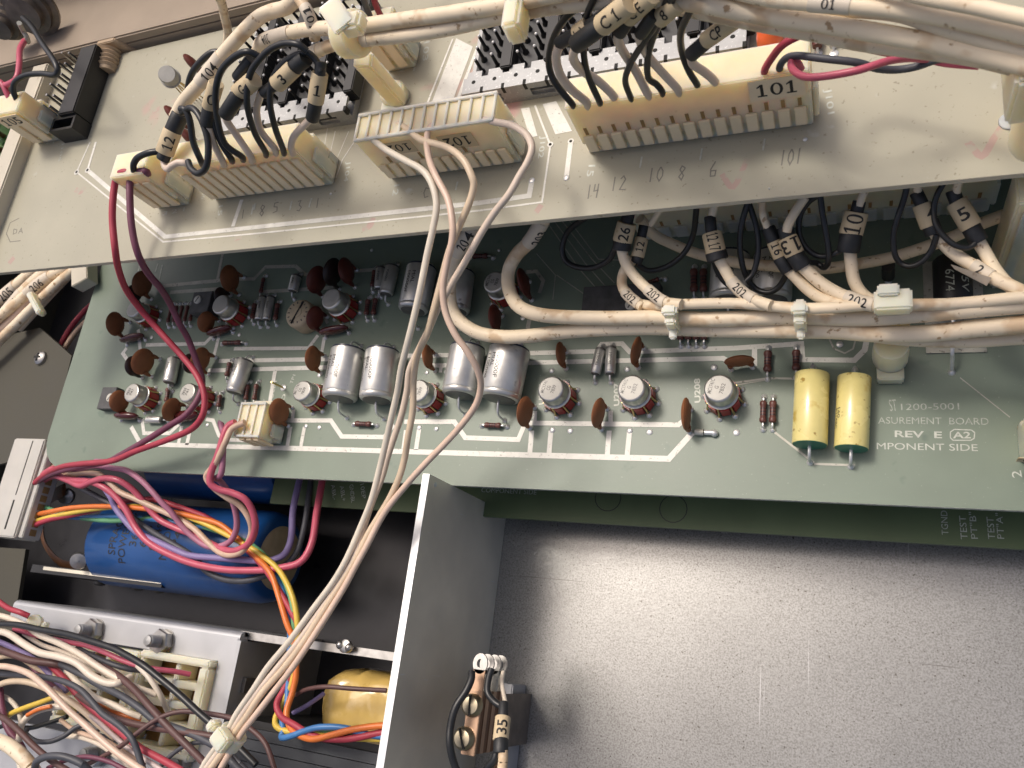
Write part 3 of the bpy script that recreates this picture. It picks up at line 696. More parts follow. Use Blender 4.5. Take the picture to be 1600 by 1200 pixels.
to_can('metal can on a red foot crossed by the red and plum wires, front row', 292, 613, scale=.92, dec=([('7835', 2.8), ('741', 2.4)], R(76)))
to_can('leftmost front metal can on a red foot beside a black trimmer', 205, 613, scale=.92, dec=([('7835', 2.8), ('741', 2.4)], R(76)))
to_can('leftmost metal can of the back row, behind the red wire', 208, 482, scale=.9)
to_can('metal can on a red foot right of the back-row trimmer with white screw', 344, 475, scale=.98)
to_can('metal can on a red foot right of the beige round trimmer, back row', 517, 466, scale=1.0)
to_can('metal can on a red foot in the shade beside the bend of the white cables', 772, 440, scale=.95, dec=dec2)
# the lone tall can on bare legs, upper board
p = P(262, 117, 148); q = P(290, 150, 160); t = thing('transistor', 'small bare metal can standing crooked on long thin legs, pale board', 'transistor', P(300, 158, H1))
ax = (P(255, 110, 146) - P(268, 124, 153)).normalized()
MB().lathe(p - ax * 3.2, ax, [(0, 3.3), (.4, 3.3), (.5, 2.9), (3.8, 2.85), (4.2, 2.6), (4.25, .1)], 28).build('can', M['can_top'], t)
b = MB()
for k in range(5): b.tube([p - ax * 3.2 + V((-1.2 + .6 * k, .5 * (k % 2), 0)), P(283 + k * 4, 146 - k * 1.5, 158), P(296 + k * 5, 160 - k * 2, H1)], .22, 6)
b.build('leg', M['gold'], t)

def can_cap(label, pt, pb_, rpx, text=(), seal=True, group='silver foil capacitors', h=H2, mm='foil_can', nm='film_capacitor', seal2=False, ts=1.6, tang=.25):
    r = rpx * pxmm(*pb_, h - rpx * .18); hh = h - r - .3
    a = P(*pt, hh); b = P(*pb_, hh); ax = (a - b).normalized(); L = (a - b).length
    t = thing(nm, label, 'capacitor', V(((a.x + b.x) / 2, (a.y + b.y) / 2, HF - h)), group)
    MB().lathe(b, ax, [(0, r * .82), (L * .02, r * .93), (L * .05, r * .985), (L * .09, r), (L * .115, r * .975), (L * .13, r), (L * .985, r), (L, r * .96)], 36).build('can', M[mm], t)
    MB().lathe(a, ax, [(-.15, r * .95), (.55, r * .95), (.8, r * .8), (.7, .05)], 30).build('end_seal', M['foil_dark' if seal else 'resin'], t)
    MB().lathe(b, -ax, [(-.15, r * .8), (.15, r * .78), (.5, r * .4), (.55, .05)], 26).build('end_cap', M['resin'], t)
    ld = MB()
    for e, d in ((a, ax), (b, -ax)):
        f = V((e.x, e.y, HF - h)) + d * (r * .55 + 1.2)
        ld.tube(smooth([e, e + d * (r * .3), e + d * (r * .55 + .8) - UP * r * .25, f + UP * .3], 4), .33, 7); solder(ld, f)
    ld.build('lead', M['solder'], t)
    side = ax.cross(UP).normalized()
    for i, s_ in enumerate(text):
        th = tang + i * (ts * 1.25 / r); w = min(L * .62, len(s_) * ts * .72)
        def fn(u, v, th=th, w=w):
            g = th - v / r + .6                             # around the barrel
            return b + ax * (L * .82 - u) + (UP * math.cos(g - .6) + side * math.sin(g - .6)) * (r + .04)
        lettering(s_, lambda u, v, th=th: b + ax * (L * .80 - u) + (UP * math.cos(th - v / r) - side * math.sin(th - v / r)) * (r + .05), w, ts * .8, M['ink'], t, 0., cut=.5)
    return t
tx = ('100000F', 'MIAL', 'F100000')
can_cap('silver barrel capacitor, left of the front pair nearest the gold test pin', (545, 549), (530, 624), 28, tx, tang=-.05)
can_cap('silver barrel capacitor with upright seam, right one of the front left pair', (598, 551), (588, 626), 27.5, tx, tang=.1)
can_cap('silver barrel capacitor just behind a hanging tan wire, left of the front right pair', (731, 545), (718, 618), 28.5)
can_cap('largest silver barrel capacitor, right of the front right pair, MIAL lettering facing up', (797, 547), (780, 624), 33, tx, tang=.1)
can_cap('silver barrel capacitor in the back row behind the hanging wires, full lettering', (659, 420), (645, 486), 24, ('MIAL', '100000F'), tang=.0)
can_cap('shaded silver barrel capacitor, back row right of the hanging wires', (720, 428), (712, 488), 22, ('MIAL',), tang=.1)
can_cap('silver capacitor half hidden beneath white cables under tag 202', (1142, 402), (1138, 470), 30, ('22000F', 'MIAL', '22000'), tang=-.1)
can_cap('silver capacitor beneath white cables right below the 16 tag', (1208, 400), (1206, 470), 30, ('22000F', 'MIAL', '22000'), tang=.1)
sg = 'small silver capacitors on the green board'
for lab, a, b, r, tt in [('small silver tube capacitor beside the second brown disc of the front row', (272, 562), (264, 598), 10, ('330F',)), ('mid-size silver tube capacitor lettered 1000, right of the red and plum wires', (382, 565), (366, 614), 14, ('1000DF', 'MIAL')),
                         ('thin silver tube capacitor in front of the thicker one, back row', (595, 421), (592, 452), 8, ('F2000',)), ('thicker silver tube capacitor behind the thin one, back row', (613, 418), (603, 460), 11, ('F20000',)),
                         ('tiny silver tube capacitor above the beige round trimmer', (463, 433), (457, 455), 8, ('F70',)), ('left of two tiny silver tubes left of the beige trimmer', (411, 466), (404, 500), 6.5, ('2000',)),
                         ('right of two tiny silver tubes left of the beige trimmer', (423, 466), (416, 500), 6.5, ('2000',)), ('left of the two upright silver tubes below the white cables', (938, 548), (930, 584), 8.5, ('1000H',)),
                         ('right of the two upright silver tubes below the white cables', (955, 546), (953, 584), 8.5, ('1000H',))]:
    can_cap(lab, a, b, r, tt, False, sg, ts=1.0, tang=.1)
can_cap('silver glass-ended tube lying sideways at the left front', (252, 656), (230, 656), 5.5, (), False, sg)
# yellow wrapped capacitors
def yellow(label, pt, pb_, rpx, tl=()):
    r = rpx * pxmm(*pb_, H2 - 5); hh = H2 - r - .1; a = P(*pt, hh); b = P(*pb_, hh); ax = (a - b).normalized(); L = (a - b).length
    t = thing('yellow_capacitor', label, 'capacitor', V(((a.x + b.x) / 2, (a.y + b.y) / 2, HF - H2)), 'yellow wrapped capacitors')
    MB().lathe(b, ax, [(0, r * .985), (.12, r), (L - .12, r), (L, r * .985)], 40).build('wrap', M['yellow_tape'], t)
    for e, d, nm in ((a, ax, 'end_fill'), (b, -ax, 'end_fill')):
        MB().lathe(e, d, [(-.05, r * .97), (.12, r * .95), (.3, r * .5), (.35, .05)], 30).build(nm, M['green_epoxy'], t)
        f = V((e.x, e.y, HF - H2)) + d * 3.6; ld = MB().tube(smooth([e, e + d * 2.2, e + d * 3.4 - UP * r * .35, f + UP * .2], 4), .42, 8); solder(ld, f); ld.build('lead', M['solder'], t)
    side = ax.cross(UP).normalized()
    for i, s_ in enumerate(tl):
        th = 1.02 + i * .24
        lettering(s_, lambda u, v, th=th: b + ax * (L * .52 - u) + (UP * math.cos(th - v / r) - side * math.sin(th - v / r)) * (r + .05), len(s_) * .9, .95, M['ink'], t, 0, cut=.5)
    return t
yellow('yellow tape-wrapped capacitor with green end, left of the two', (1269, 585), (1265, 695), 26.5)
yellow('yellow tape-wrapped capacitor with green end and tiny print, right of the two', (1335, 590), (1330, 701), 25.5, ('160', 'K11ABC'))

def disc(label, px, py, dpx, wmm=2.3, mm='disc', yaw=0., lean=0., h=H2, group='brown ceramic discs on the green board', nm='disc_capacitor'):
    d = dpx * pxmm(px, py, h - 5.5) / .95; r = d / 2; c = P(px, py, h - r - 1.6)
    t = thing(nm, label, 'capacitor', V((c.x, c.y, HF - h)), group)
    n = V((math.cos(yaw), math.sin(yaw), lean)).normalized()
    MB().lathe(c - n * wmm / 2, n, [(0, r * .3), (wmm * .12, r * .68), (wmm * .3, r * .92), (wmm * .5, r), (wmm * .7, r * .92), (wmm * .88, r * .68), (wmm, r * .3)], 28).build('disc', M[mm], t)
    s_ = UP.cross(n).normalized(); ld = MB(); lg = MB()
    for k in (-1, 1):
        f = V((c.x, c.y, HF - h)) + s_ * k * r * .72
        lg.tube([c + s_ * k * r * .62 - UP * r * .45, c + s_ * k * r * .72 - UP * (r * .95), f + UP * .9], [1.1, .7, .4], 8)
        ld.tube([f + UP * 1.2, f], .32, 6); solder(ld, f)
    lg.build('coated_leg', M[mm], t); ld.build('lead', M['solder'], t)
    return t
for lab, x, y, d, *r in [('brown disc at the back left, left of the red wire and behind a can', 222, 443, 38), ('leftmost brown disc, leaning outward from the back row', 180, 506, 36), ('brown disc in the back row above the can with the white-screw trimmer', 359, 435, 40),
    ('brown disc in front of the back-row trimmer with white screw', 322, 503, 32), ('brown disc at the start of the front rows, above the leftmost can', 223, 565, 40), ('brown disc under the crossing of the plum wire', 313, 562, 38),
    ('brown disc touching the leftmost front can', 186, 627, 33), ('brown disc between the two left front cans', 268, 640, 36), ('brown disc behind the small translucent plug', 436, 643, 40), ('round brown disc left of the silver capacitor pair', 489, 560, 38),
    ('brown disc partly behind the hanging tan wires, front row', 668, 557, 37), ('thin edge-on brown disc right of the largest silver capacitor', 876, 553, 37), ('thin edge-on brown disc right of the two upright silver tubes', 994, 548, 44),
    ('brown disc at the lower right corner of the largest silver capacitor', 820, 643, 46), ('brown disc standing at the left of the U207 can', 935, 645, 46), ('brown disc standing at the left of the U208 can above a jumper', 1072, 647, 50)]:
    disc(lab, x, y, d, yaw=random.uniform(-.25, .15), lean=random.uniform(-.12, .12))
disc('brown disc turned broadside, above and right of the U208 can', 1155, 564, 44, yaw=R(96), lean=.1)
for lab, x, y, d, mm, yw in [('dark maroon disc behind the beige round trimmer', 495, 437, 42, 'disc_red', -.3), ('near-black disc, middle of three behind the back-row can', 520, 425, 42, 'disc_dark', -.25), ('red-brown disc, right of three behind the back-row can', 541, 423, 40, 'disc_red', .1),
    ('red-brown disc leaning on the right side of the beige trimmer', 492, 497, 36, 'disc_red', -.2), ('large red-brown disc in the shade beside the cable bend', 818, 441, 44, 'disc_red', .25), ('red-brown disc under the lowest bend of the white cable', 773, 496, 40, 'disc_red', .1),
    ('near-black disc below the back left brown disc', 210, 458, 26, 'disc_dark', 0), ('near-black disc under the brown disc of the back row', 345, 462, 26, 'disc_dark', 0), ('near-black disc left of the second-row brown disc', 208, 572, 30, 'disc_dark', 0), ('near-black disc left of the crossed-wire brown disc', 297, 568, 30, 'disc_dark', 0)]:
    disc(lab, x, y, d, 2.8, mm, yw, 0, group='dark ceramic discs on the green board')

def mica(label, px, py, wpx, hpx, rot=0):
    c = P(px, py, H2 - 2.6); sc_ = pxmm(px, py, H2 - 2.6); a = wpx * sc_ / 2 / .9; bb_ = hpx * sc_ / 2.6
    t = thing('dipped_capacitor', label, 'capacitor', V((c.x, c.y, HF - H2)), 'maroon dipped capacitors')
    d = V((math.cos(rot), math.sin(rot), 0)); u = UP.cross(d); b = MB()
    b.lathe((0, 0, 0), (1, 0, 0), [(-a, .05), (-a * .96, .3), (-a * .82, .62), (-a * .5, .9), (0, 1), (a * .5, .9), (a * .82, .62), (a * .96, .3), (a, .05)], 20)
    b.v = [c + d * q.x + u * (q.y * bb_) + UP * q.z * 2.5 for q in b.v]
    b.build('body', M['maroon'], t)
    ld = MB()
    for k in (-1, 1):
        f = V((c.x, c.y, HF - H2)) + d * k * a * .8 - u * 1.0; ld.tube([c + d * k * a * .7 - UP * 1.2, f], .3, 6); solder(ld, f)
    ld.build('lead', M['solder'], t)
for lab, x, y, w, hh, ro in [('glossy maroon dipped capacitor, leftmost of the back row', 206, 528, 42, 14, .2), ('glossy maroon dipped capacitor below the can with a blue reflection, back row', 342, 517, 42, 15, .25), ('glossy maroon dipped capacitor below the beige trimmer', 521, 516, 48, 16, .15),
    ('glossy maroon dipped capacitor below the leftmost front can', 197, 650, 44, 16, .0), ('glossy maroon dipped capacitor under the plum wire near the front edge', 290, 650, 44, 24, .1)]:
    mica(lab, x, y, w, hh, ro)

def resistor(label, pa, pb_, rpx, bands=True, mm='resistor', group='small brown resistors on the green board'):
    mid = ((pa[0] + pb_[0]) / 2, (pa[1] + pb_[1]) / 2); r = rpx * pxmm(*mid, H2); hh = H2 - r - .5
    a = P(*pa, hh); b = P(*pb_, hh); ax = (b - a).normalized(); L = (b - a).length
    t = thing('resistor', label, 'resistor', V(((a.x + b.x) / 2, (a.y + b.y) / 2, HF - H2)), group)
    MB().lathe(a, ax, [(0, r * .4), (L * .04, r * .85), (L * .1, r), (L * .2, r), (L * .26, r * .82), (L * .74, r * .82), (L * .8, r), (L * .9, r), (L * .96, r * .85), (L, r * .4)], 18).build('body', M[mm], t)
    if bands:
        q = MB()
        for f in (.34, .48, .62): q.lathe(a + ax * L * f, ax, [(0, r * .835), (L * .06, r * .835)], 18)
        q.build('colour_band', M['resistor_band'], t)
    ld = MB()
    for e, d in ((a, -ax), (b, ax)):
        f = V((e.x, e.y, HF - H2)) + d * 1.5; ld.tube(smooth([e, e + d * .9, f + UP * .2], 3), .3, 6); solder(ld, f)
    ld.build('lead', M['solder'], t)
RS = [('short brown resistor lying flat below the front left capacitor pair', (555, 662), (580, 663), 4.5), ('short brown resistor lying flat below the largest silver capacitor', (757, 664), (783, 665), 4.5),
      ('brown resistor standing alone beneath the white cable, left of the yellow capacitors', (1200, 548), (1199, 581), 6.5), ('brown resistor just above the left yellow capacitor', (1244, 547), (1244, 579), 6.5),
      ('left of the close resistor pair beside the left yellow capacitor', (1193, 626), (1192, 661), 5.5), ('right of the close resistor pair beside the left yellow capacitor', (1208, 626), (1207, 661), 5.8),
      ('left one of two tall resistors in the shade under the pale board', (1084, 420), (1084, 456), 6), ('right one of two tall resistors in the shade under the pale board', (1099, 420), (1099, 456), 6),
      ('left one of two resistors right of the mid-size silver tube, front rows', (387, 601), (384, 625), 4), ('right one of two resistors right of the mid-size silver tube, front rows', (401, 600), (397, 625), 4),
      ('brown resistor between the two left front cans', (263, 606), (260, 628), 4), ('small brown resistor right of the can crossed by wires', (344, 617), (341, 636), 4), ('dark resistor left of the mid-size silver tube', (359, 566), (354, 588), 4),
      ('flat resistor below the maroon capacitor of the back row', (348, 536), (376, 535), 4), ('left of the slim resistor pair near the thick silver tube, back row', (575, 468), (572, 492), 4.2), ('right of the slim resistor pair near the thick silver tube, back row', (587, 466), (583, 492), 4.2),
      ('slim resistor leaning above the tiny silver tubes, back row', (412, 434), (407, 458), 3.2), ('slim resistor right of the two tiny silver tubes', (434, 474), (430, 500), 4), ('slim resistor left of the two tiny silver tubes', (398, 474), (394, 498), 3.8),
      ('slim resistor behind the thin silver tube, back row', (585, 422), (581, 448), 3.5), ('flat dark resistor in the shade near the 204 tag', (738, 400), (762, 400), 4.5), ('dark resistor lying aslant under the 26 tag cable', (1012, 442), (1030, 436), 4)]
for a in RS: resistor(*a)
for i, nm_ in enumerate(['first', 'second', 'third', 'fourth', 'fifth']):
    resistor('%s from left of the five slim resistors in a row beside the plum wire' % nm_, (268 + i * 8.6, 478 - i * .3), (262 + i * 8.6, 504 - i * .5), 3.0, False)
for i, nm_ in enumerate(['leftmost', 'second from left', 'third from left', 'rightmost']):
    resistor('%s of the four resistors peeking out under the white cables' % nm_, (1064 + i * 12.3, 508), (1063 + i * 12.3, 531), 5.5)

# beige round trimmer, black square trimmers, jumper, test pin
c = P(463, 487, H2 - 8); t = thing('trimmer', 'beige round trimmer with a slotted centre among the back row', 'trimmer', V((c.x, c.y, HF - H2)))
b = V((c.x, c.y, HF - H2))
MB().lathe(b, UP, [(0, 5.2), (.6, 5.5), (6.2, 5.5), (6.9, 5.2), (7.3, 4.6), (7.35, .1)], 30).build('body', M['trim_beige'], t)
MB().lathe(b + UP * 7.35, UP, [(-.1, 1.9), (.18, 1.8), (.2, .1)], 20).build('rotor', M['trim_beige'], t)
d = V((math.cos(R(68)), math.sin(R(68)), 0)); MB().box(b + UP * 7.45, (9.2, .55, .5), (d, UP.cross(d), UP)).build('adjusting_slot', M['hole'], t)
q = MB()
for k in range(14):
    g = k * math.pi / 7; q.box(b + V((math.cos(g), math.sin(g), 0)) * 3.9 + UP * 7.36, (.8, .4, .12), (V((math.cos(g), math.sin(g), 0)), V((-math.sin(g), math.cos(g), 0)), UP))
q.build('scale_mark', M['resin'], t)
def sqtrim(label, px, py, wx, wy, hz, sx, sy):
    a = P(px, py, H2); t = thing('square_trimmer', label, 'trimmer', a, 'black square trimmers')
    MB().bb(a.x - wx / 2, a.x + wx / 2, a.y - wy / 2, a.y + wy / 2, a.z, a.z + hz).build('body', M['grey_insul'], t, bevel=.2)
    o = V((a.x + sx, a.y + sy, a.z + hz)); s_ = MB().lathe(o, UP, [(-.1, 1.7), (.5, 1.65), (.6, 1.4), (.62, .1)], 18).build('adjusting_screw', M['white_screw'], t)
    MB().box(o + UP * .62, (2.6, .4, .12), (V((.5, .85, 0)), V((-.85, .5, 0)), UP)).build('slot', M['resin'], s_)
sqtrim('black square trimmer with white screw between two back-row cans', 330, 482, 9.5, 9, 6, -1.5, 1)
sqtrim('black square trimmer at the left end of the front row', 178, 626, 8, 9, 3.5, 2, 0)
sqtrim('black square trimmer with white screw above the thick cables, in shade', 974, 474, 24, 9, 4, 3.5, -2.6)
p = P(1098, 676, H2 - 1); t = thing('jumper_link', 'short tinned jumper link right below the U208 disc', 'jumper', P(1098, 676, H2))
a, b = P(1086, 675, H2 - 1), P(1116, 676.5, H2 - 1)
MB().tube([a, a * .55 + b * .45], .95, 12).build('sleeve', M['tin_dull'], t); q = MB().tube([a * .5 + b * .5, b], .75, 12); q.ball(b - UP * .3, 1.1); q.build('bare_end', M['solder'], t)
f = P(443, 606, H2); t = thing('test_pin', 'thin gold test pin standing between the star and capacitor lettering', 'test pin', f)
MB().tube([f, P(424, 597, H2 - 8)], .38, 8).build('pin', M['gold'], t); q = MB(); q.lathe(f, UP, [(0, 1.3), (.3, 1.2), (.6, .5)], 12); q.build('collar', M['solder'], t)
# black can with white print at the right, on its grey pad
a = P(1487, 405, H2 - 8); b = P(1490, 485, H2 - 8)
t = thing('black_capacitor', 'black can with faint white print lying behind the white cables at right', 'capacitor', P(1488, 450, H2))
ax = (b - a).normalized(); MB().lathe(a, ax, [(0, 3.9), (.8, 4.5), ((b - a).length - .8, 4.5), ((b - a).length, 4)], 24).build('body', M['black_plastic'], t)
q1, q2 = P(1447, 553, H2), P(1532, 405, H2); MB().bb(q1.x, q2.x, q1.y, q2.y, HF - H2 + .1, HF - H2 + .5).build('pad', M['tin_dull'], t)
ld = MB().tube(smooth([b, P(1488, 545, H2 - 6), P(1488, 560, H2 - 4), P(1487, 582, H2)], 4), .5, 8); solder(ld, P(1487, 582, H2)); ld.build('lead', M['solder'], t)
sd_ = ax.cross(UP).normalized()
for s_, th in (('6774', -.45), ('35V', .35)):
    lettering(s_, lambda u, v, th=th: a + ax * (5 + u) + (UP * math.cos(th + v / 4.5) - sd_ * math.sin(th + v / 4.5)) * 4.56, 6, 2, M['etch_faint'], t, 0, cut=.6)
f = P(1388, 440, H2); t = thing('standing_diode', 'small black diode standing on a soldered lead near the cable clamp', 'diode', f)
MB().tube([P(1388, 432, H2 - 8), P(1388, 415, H2 - 14)], 1.6, 12).build('body', M['black_plastic'], t); q = MB().tube([P(1388, 432, H2 - 8), f], .35, 7); solder(q, f); q.build('lead', M['solder'], t)
# upper right parts: orange dipped cap and little resistors behind plug 101
c = P(1203, 62, 158); t = thing('orange_capacitor', 'bright orange dipped capacitor standing behind the 101 plug', 'capacitor', V((c.x, c.y, HF - H1)))
MB().lathe(V((c.x, c.y, HF - H1)), UP, [(.5, 1.6), (3, 2.6), (5, 3.0), (11, 3.0), (13, 2.6), (14.5, 1.2)], 20).build('body', M['orange_cap'], t)
q = MB()
for k in (-1, 1): q.tube([V((c.x + k, c.y, HF - H1 + 1.2)), V((c.x + 1.2 * k, c.y, HF - H1))], .3, 6)
q.build('lead', M['solder'], t)
for lab, x, y in (('dark resistor next to the orange capacitor behind plug 101', 1230, 64), ('middle one of the small resistors behind plug 101', 1254, 66), ('brown resistor behind plug 101, third from the orange capacitor', 1277, 66), ('brown resistor furthest right behind plug 101', 1302, 56)):
    a = P(x, y - 14, H1 - 2); b = P(x, y + 8, H1 - 2); t = thing('resistor', lab, 'resistor', P(x, y, H1), 'little resistors behind plug 101')
    L = (b - a).length; MB().lathe(a, b - a, [(0, .4), (.2, 1.1), (L * .3, 1.3), (L * .7, 1.2), (L - .2, 1.1), (L, .4)], 14).build('body', M['resistor'], t)
    q = MB().tube([b, b + V((0, -1.5, -1.8))], .3, 6); solder(q, P(x, y + 8, H1) + V((0, -1.6, 0))); q.build('lead', M['solder'], t)

# ================================================================ wires and cables
CAMP = V((0, 0, HF))
def px4(s, x0, y0, k=4.):
    """'x,y x,y' read off an enlarged crop whose corner is (x0,y0)"""
    return [(x0 + float(a.split(',')[0]) / k, y0 + float(a.split(',')[1]) / k) for a in s.split()]

WP = {}
def proj(p):
    q = AX * p.x + AY * p.y + AZ * (p.z - HF); return 800 + FOC * q.x / q.z, 600 + FOC * q.y / q.z
def wrap(parent, host, a, b, mm, text, sgn=1, size=.62, tang=0., grow=1.10, name='tape_marker'):
    """tape wrapped round a cable between two places along it, following its bend"""
    pts, r = WP[host.name]; d = lambda i, q: (proj(pts[i])[0] - q[0]) ** 2 + (proj(pts[i])[1] - q[1]) ** 2
    i0 = min(range(len(pts)), key=lambda i: d(i, a)); i1 = min(range(len(pts)), key=lambda i: d(i, b))
    if i0 > i1: i0, i1, sgn = i1, i0, -sgn
    sub = pts[i0:i1 + 1]; rr = r * grow
    o = MB().tube(sub, rr, 20).build(name, M[mm], parent)
    if text:
        L = [0.]
        for p, q in zip(sub, sub[1:]): L.append(L[-1] + (q - p).length)
        hh = 2 * r * size; w = min(L[-1] * .9, hh * .66 * len(text))
        def fn(u, v):
            s_ = L[-1] / 2 + sgn * (u - w / 2); k = 0
            while k < len(L) - 2 and L[k + 1] < s_: k += 1
            t = (sub[k + 1] - sub[k]); p = sub[k] + t * ((s_ - L[k]) / max(1e-6, L[k + 1] - L[k])); t.normalize()
            n = CAMP - p; n = (n - t * n.dot(t)).normalized(); e = n.cross(t); g = (v - hh / 2) / rr * sgn + tang
            return p + (n * math.cos(g) + e * math.sin(g)) * (rr + .07)
        lettering(text, fn, w, hh, M['ink'], o, .015, cut=.4)
    return o

def wire(name, label, pts, hs, rpx, mm, group=None, cat='wire', n=10, parent=None, step=6):
    w = path(pts, hs); mid = len(pts) // 2
    off = lambda q: q[0] < -5 or q[0] > 1605 or q[1] < -5 or q[1] > 1205
    ext = lambda p, q: q + (q - p).normalized() * 38      # cables leaving the picture run on
    we, ws = (ext(w[-2], w[-1]) if off(pts[-1]) else None), (ext(w[1], w[0]) if off(pts[0]) else None)
    h_ = HF - w[mid].z; r = rpx * pxmm(*pts[mid], h_)
    b = MB().tube(smooth(([ws] if ws else []) + w + ([we] if we else []), step), r, n)
    o = b.build(name, M[mm], parent) if parent else b.build(name, M[mm], base=w[0])
    WP[o.name] = (smooth(w, 24), r)
    return o if parent else tag(o, label, cat, group)

def sleeve(parent, name, a, b, ha, hb, rpx, mm, text=None, mode='along', sgn=1, size=.7, tang=0., r2=None, loose=False):
    A = P(*a, ha); B = P(*b, hb); r = rpx * pxmm((a[0] + b[0]) / 2, (a[1] + b[1]) / 2, (ha + hb) / 2); rb = r if r2 is None else r2 * r / rpx
    ax = (B - A).normalized(); L = (B - A).length
    o = MB().lathe(A, ax, [(0, r * .93), (min(.3, L * .1), r), (L - min(.3, L * .1), rb), (L, rb * .93)], 22).build(name, M[mm], parent)
    if text:
        n = (CAMP - (A + B) / 2); n = (n - ax * n.dot(ax)).normalized(); s_ = n.cross(ax)       # n, s_ span the section
        rr = (r + rb) / 2 + .05
        if mode == 'along':
            hh = 2 * r * size; w = min(L * .84, hh * .62 * len(text))
            fn = lambda u, v: A + ax * (L / 2 + sgn * (u - w / 2)) + (n * math.cos((v - hh / 2) / rr + tang) + s_ * (-sgn) * -1 * math.sin((v - hh / 2) / rr + tang)) * rr
        else:
            hh = L * size * .8; w = min(2.6 * r, hh * .75 * len(text))
            fn = lambda u, v: A + ax * (L / 2 + sgn * (v - hh / 2)) + (n * math.cos((u - w / 2) / rr + tang) + s_ * (-sgn) * math.sin((u - w / 2) / rr + tang)) * rr
        lettering(text, fn, w, hh, M['ink'], o, .015, cut=.45)
    return o

# ---- four thin leads from the 102 plug down to the nylon tie
hw = [150, 149, 149, 152, 158, 165, 175, 184, 190, 192, 194, 196, 198, 200]
G4 = 'thin leads hanging from the 102 plug'
wire('lead_wire', 'greyish white lead from the left end of the 102 plug', [(569, 214), (580, 216), (602, 233), (632, 250), (660, 266), (675, 288), (682, 320), (677, 355), (667, 400), (657, 450), (647, 495), (637, 535), (627, 575), (621, 612), (611, 655), (602, 695), (592, 737), (580, 782), (564, 822), (542, 872), (520, 910), (488, 953), (452, 1002), (418, 1043), (394, 1080), (370, 1115), (356, 1142), (340, 1165), (322, 1190), (308, 1215)], hw, 5.2, 'grey_white_wire', G4)
wire('lead_wire', 'creamy yellow lead curling out of the 102 plug beside its first sticker', [(624, 200), (622, 194), (632, 199), (660, 219), (700, 231), (724, 250), (737, 275), (740, 292), (732, 320), (717, 355), (702, 392), (690, 437), (677, 487), (668, 520), (652, 555), (646, 595), (645, 640), (637, 685), (633, 712), (624, 745), (609, 778), (590, 810), (575, 835), (560, 865), (540, 900), (508, 950), (475, 1002), (445, 1042), (410, 1082), (385, 1120), (366, 1146), (350, 1172), (330, 1200), (320, 1215)], hw, 5.4, 'cream_wire', G4)
wire('lead_wire', 'pinkish tan lead from the 102 plug swinging right over the can row', [(687, 194), (678, 194), (669, 206), (667, 225), (671, 250), (681, 275), (700, 312), (707, 350), (706, 378), (698, 412), (692, 450), (696, 487), (711, 522), (732, 552), (747, 580), (751, 606), (741, 637), (710, 677), (665, 724), (637, 755), (607, 792), (590, 820), (572, 855), (557, 882), (540, 914), (515, 955), (477, 1014), (452, 1050), (427, 1082), (402, 1114), (380, 1142), (366, 1165), (348, 1195), (338, 1215)], hw, 5.2, 'peach_wire', G4)
wire('lead_wire', 'white lead with violet stripe arching from the right half of the 102 plug', [(741, 186), (752, 186), (775, 191), (800, 196), (822, 210), (831, 230), (825, 252), (811, 276), (795, 304), (773, 332), (752, 364), (729, 405), (706, 443), (684, 482), (670, 515), (655, 545), (640, 578), (636, 610), (627, 650), (617, 680), (607, 710), (597, 745), (581, 786), (569, 822), (553, 872), (530, 910), (500, 955), (465, 1004), (433, 1044), (404, 1080), (378, 1117), (361, 1144), (346, 1168), (326, 1196), (314, 1215)], hw, 5.2, 'violet_stripe_wire', G4)
# the tie
t = thing('cable_tie', 'ivory nylon tie gathering the four thin leads at the bottom', 'cable tie', P(355, 1155, 199))
A = (P(367, 1170, 199) - P(341, 1144, 199)).normalized(); c = P(354, 1153, 197)
dirw = (P(320, 1205, 200) - P(366, 1146, 199)).normalized(); sw = dirw.cross(UP).normalized()
MB().lathe(c - dirw * 2.1 - UP * 1.5, dirw, [(0, 3.9), (.2, 4.1), (4.0, 4.1), (4.2, 3.9)], 20).build('strap', M['nylon_pale'], t)
MB().box(c + UP * 2.2 - sw * .5, (5.2, 5.6, 3.8), (dirw, sw, UP)).build('tie_head', M['nylon_pale'], t, bevel=.6)
MB().box(c + UP * 1.0 + sw * 5.2 + dirw * .6, (3.4, 2.4, 4), (dirw, sw, UP)).build('tie_tail', M['nylon_pale'], t, bevel=.6)

# ---- red and plum leads from the little ribbed plug to the grey block
G2 = 'long leads between the small ribbed plug and the grey plug'
wire('lead_wire', 'long red lead from the small ribbed plug sweeping down to the grey plug', [(204, 275), (200, 269), (188, 271), (180, 285), (176, 320), (176, 350), (180, 390), (185, 420), (197, 452), (217, 480), (240, 507), (265, 535), (285, 557), (305, 582), (317, 607), (320, 630), (315, 652), (298, 671), (262, 687), (212, 705), (175, 720), (125, 725), (95, 730), (70, 742), (46, 762)],
     [151, 149, 149, 151, 153, 155, 158, 164, 172, 180, 186, 190, 193, 195, 196, 197, 198, 200, 203, 206, 209, 212, 215, 220, 226], 5.0, 'red_wire', G2)
wire('lead_wire', 'long plum lead from the small ribbed plug crossing under the red one', [(231, 274), (228, 268), (215, 269), (204, 280), (203, 312), (206, 355), (215, 395), (230, 425), (252, 452), (267, 477), (280, 505), (294, 530), (307, 565), (316, 595), (311, 620), (292, 647), (265, 665), (225, 690), (190, 710), (165, 722), (115, 731), (80, 741), (50, 758)],
     [151, 149, 149, 151, 153, 156, 160, 167, 175, 183, 189, 195, 200, 201, 201, 201, 202, 205, 208, 211, 214, 219, 226], 5.0, 'plum_wire', G2)

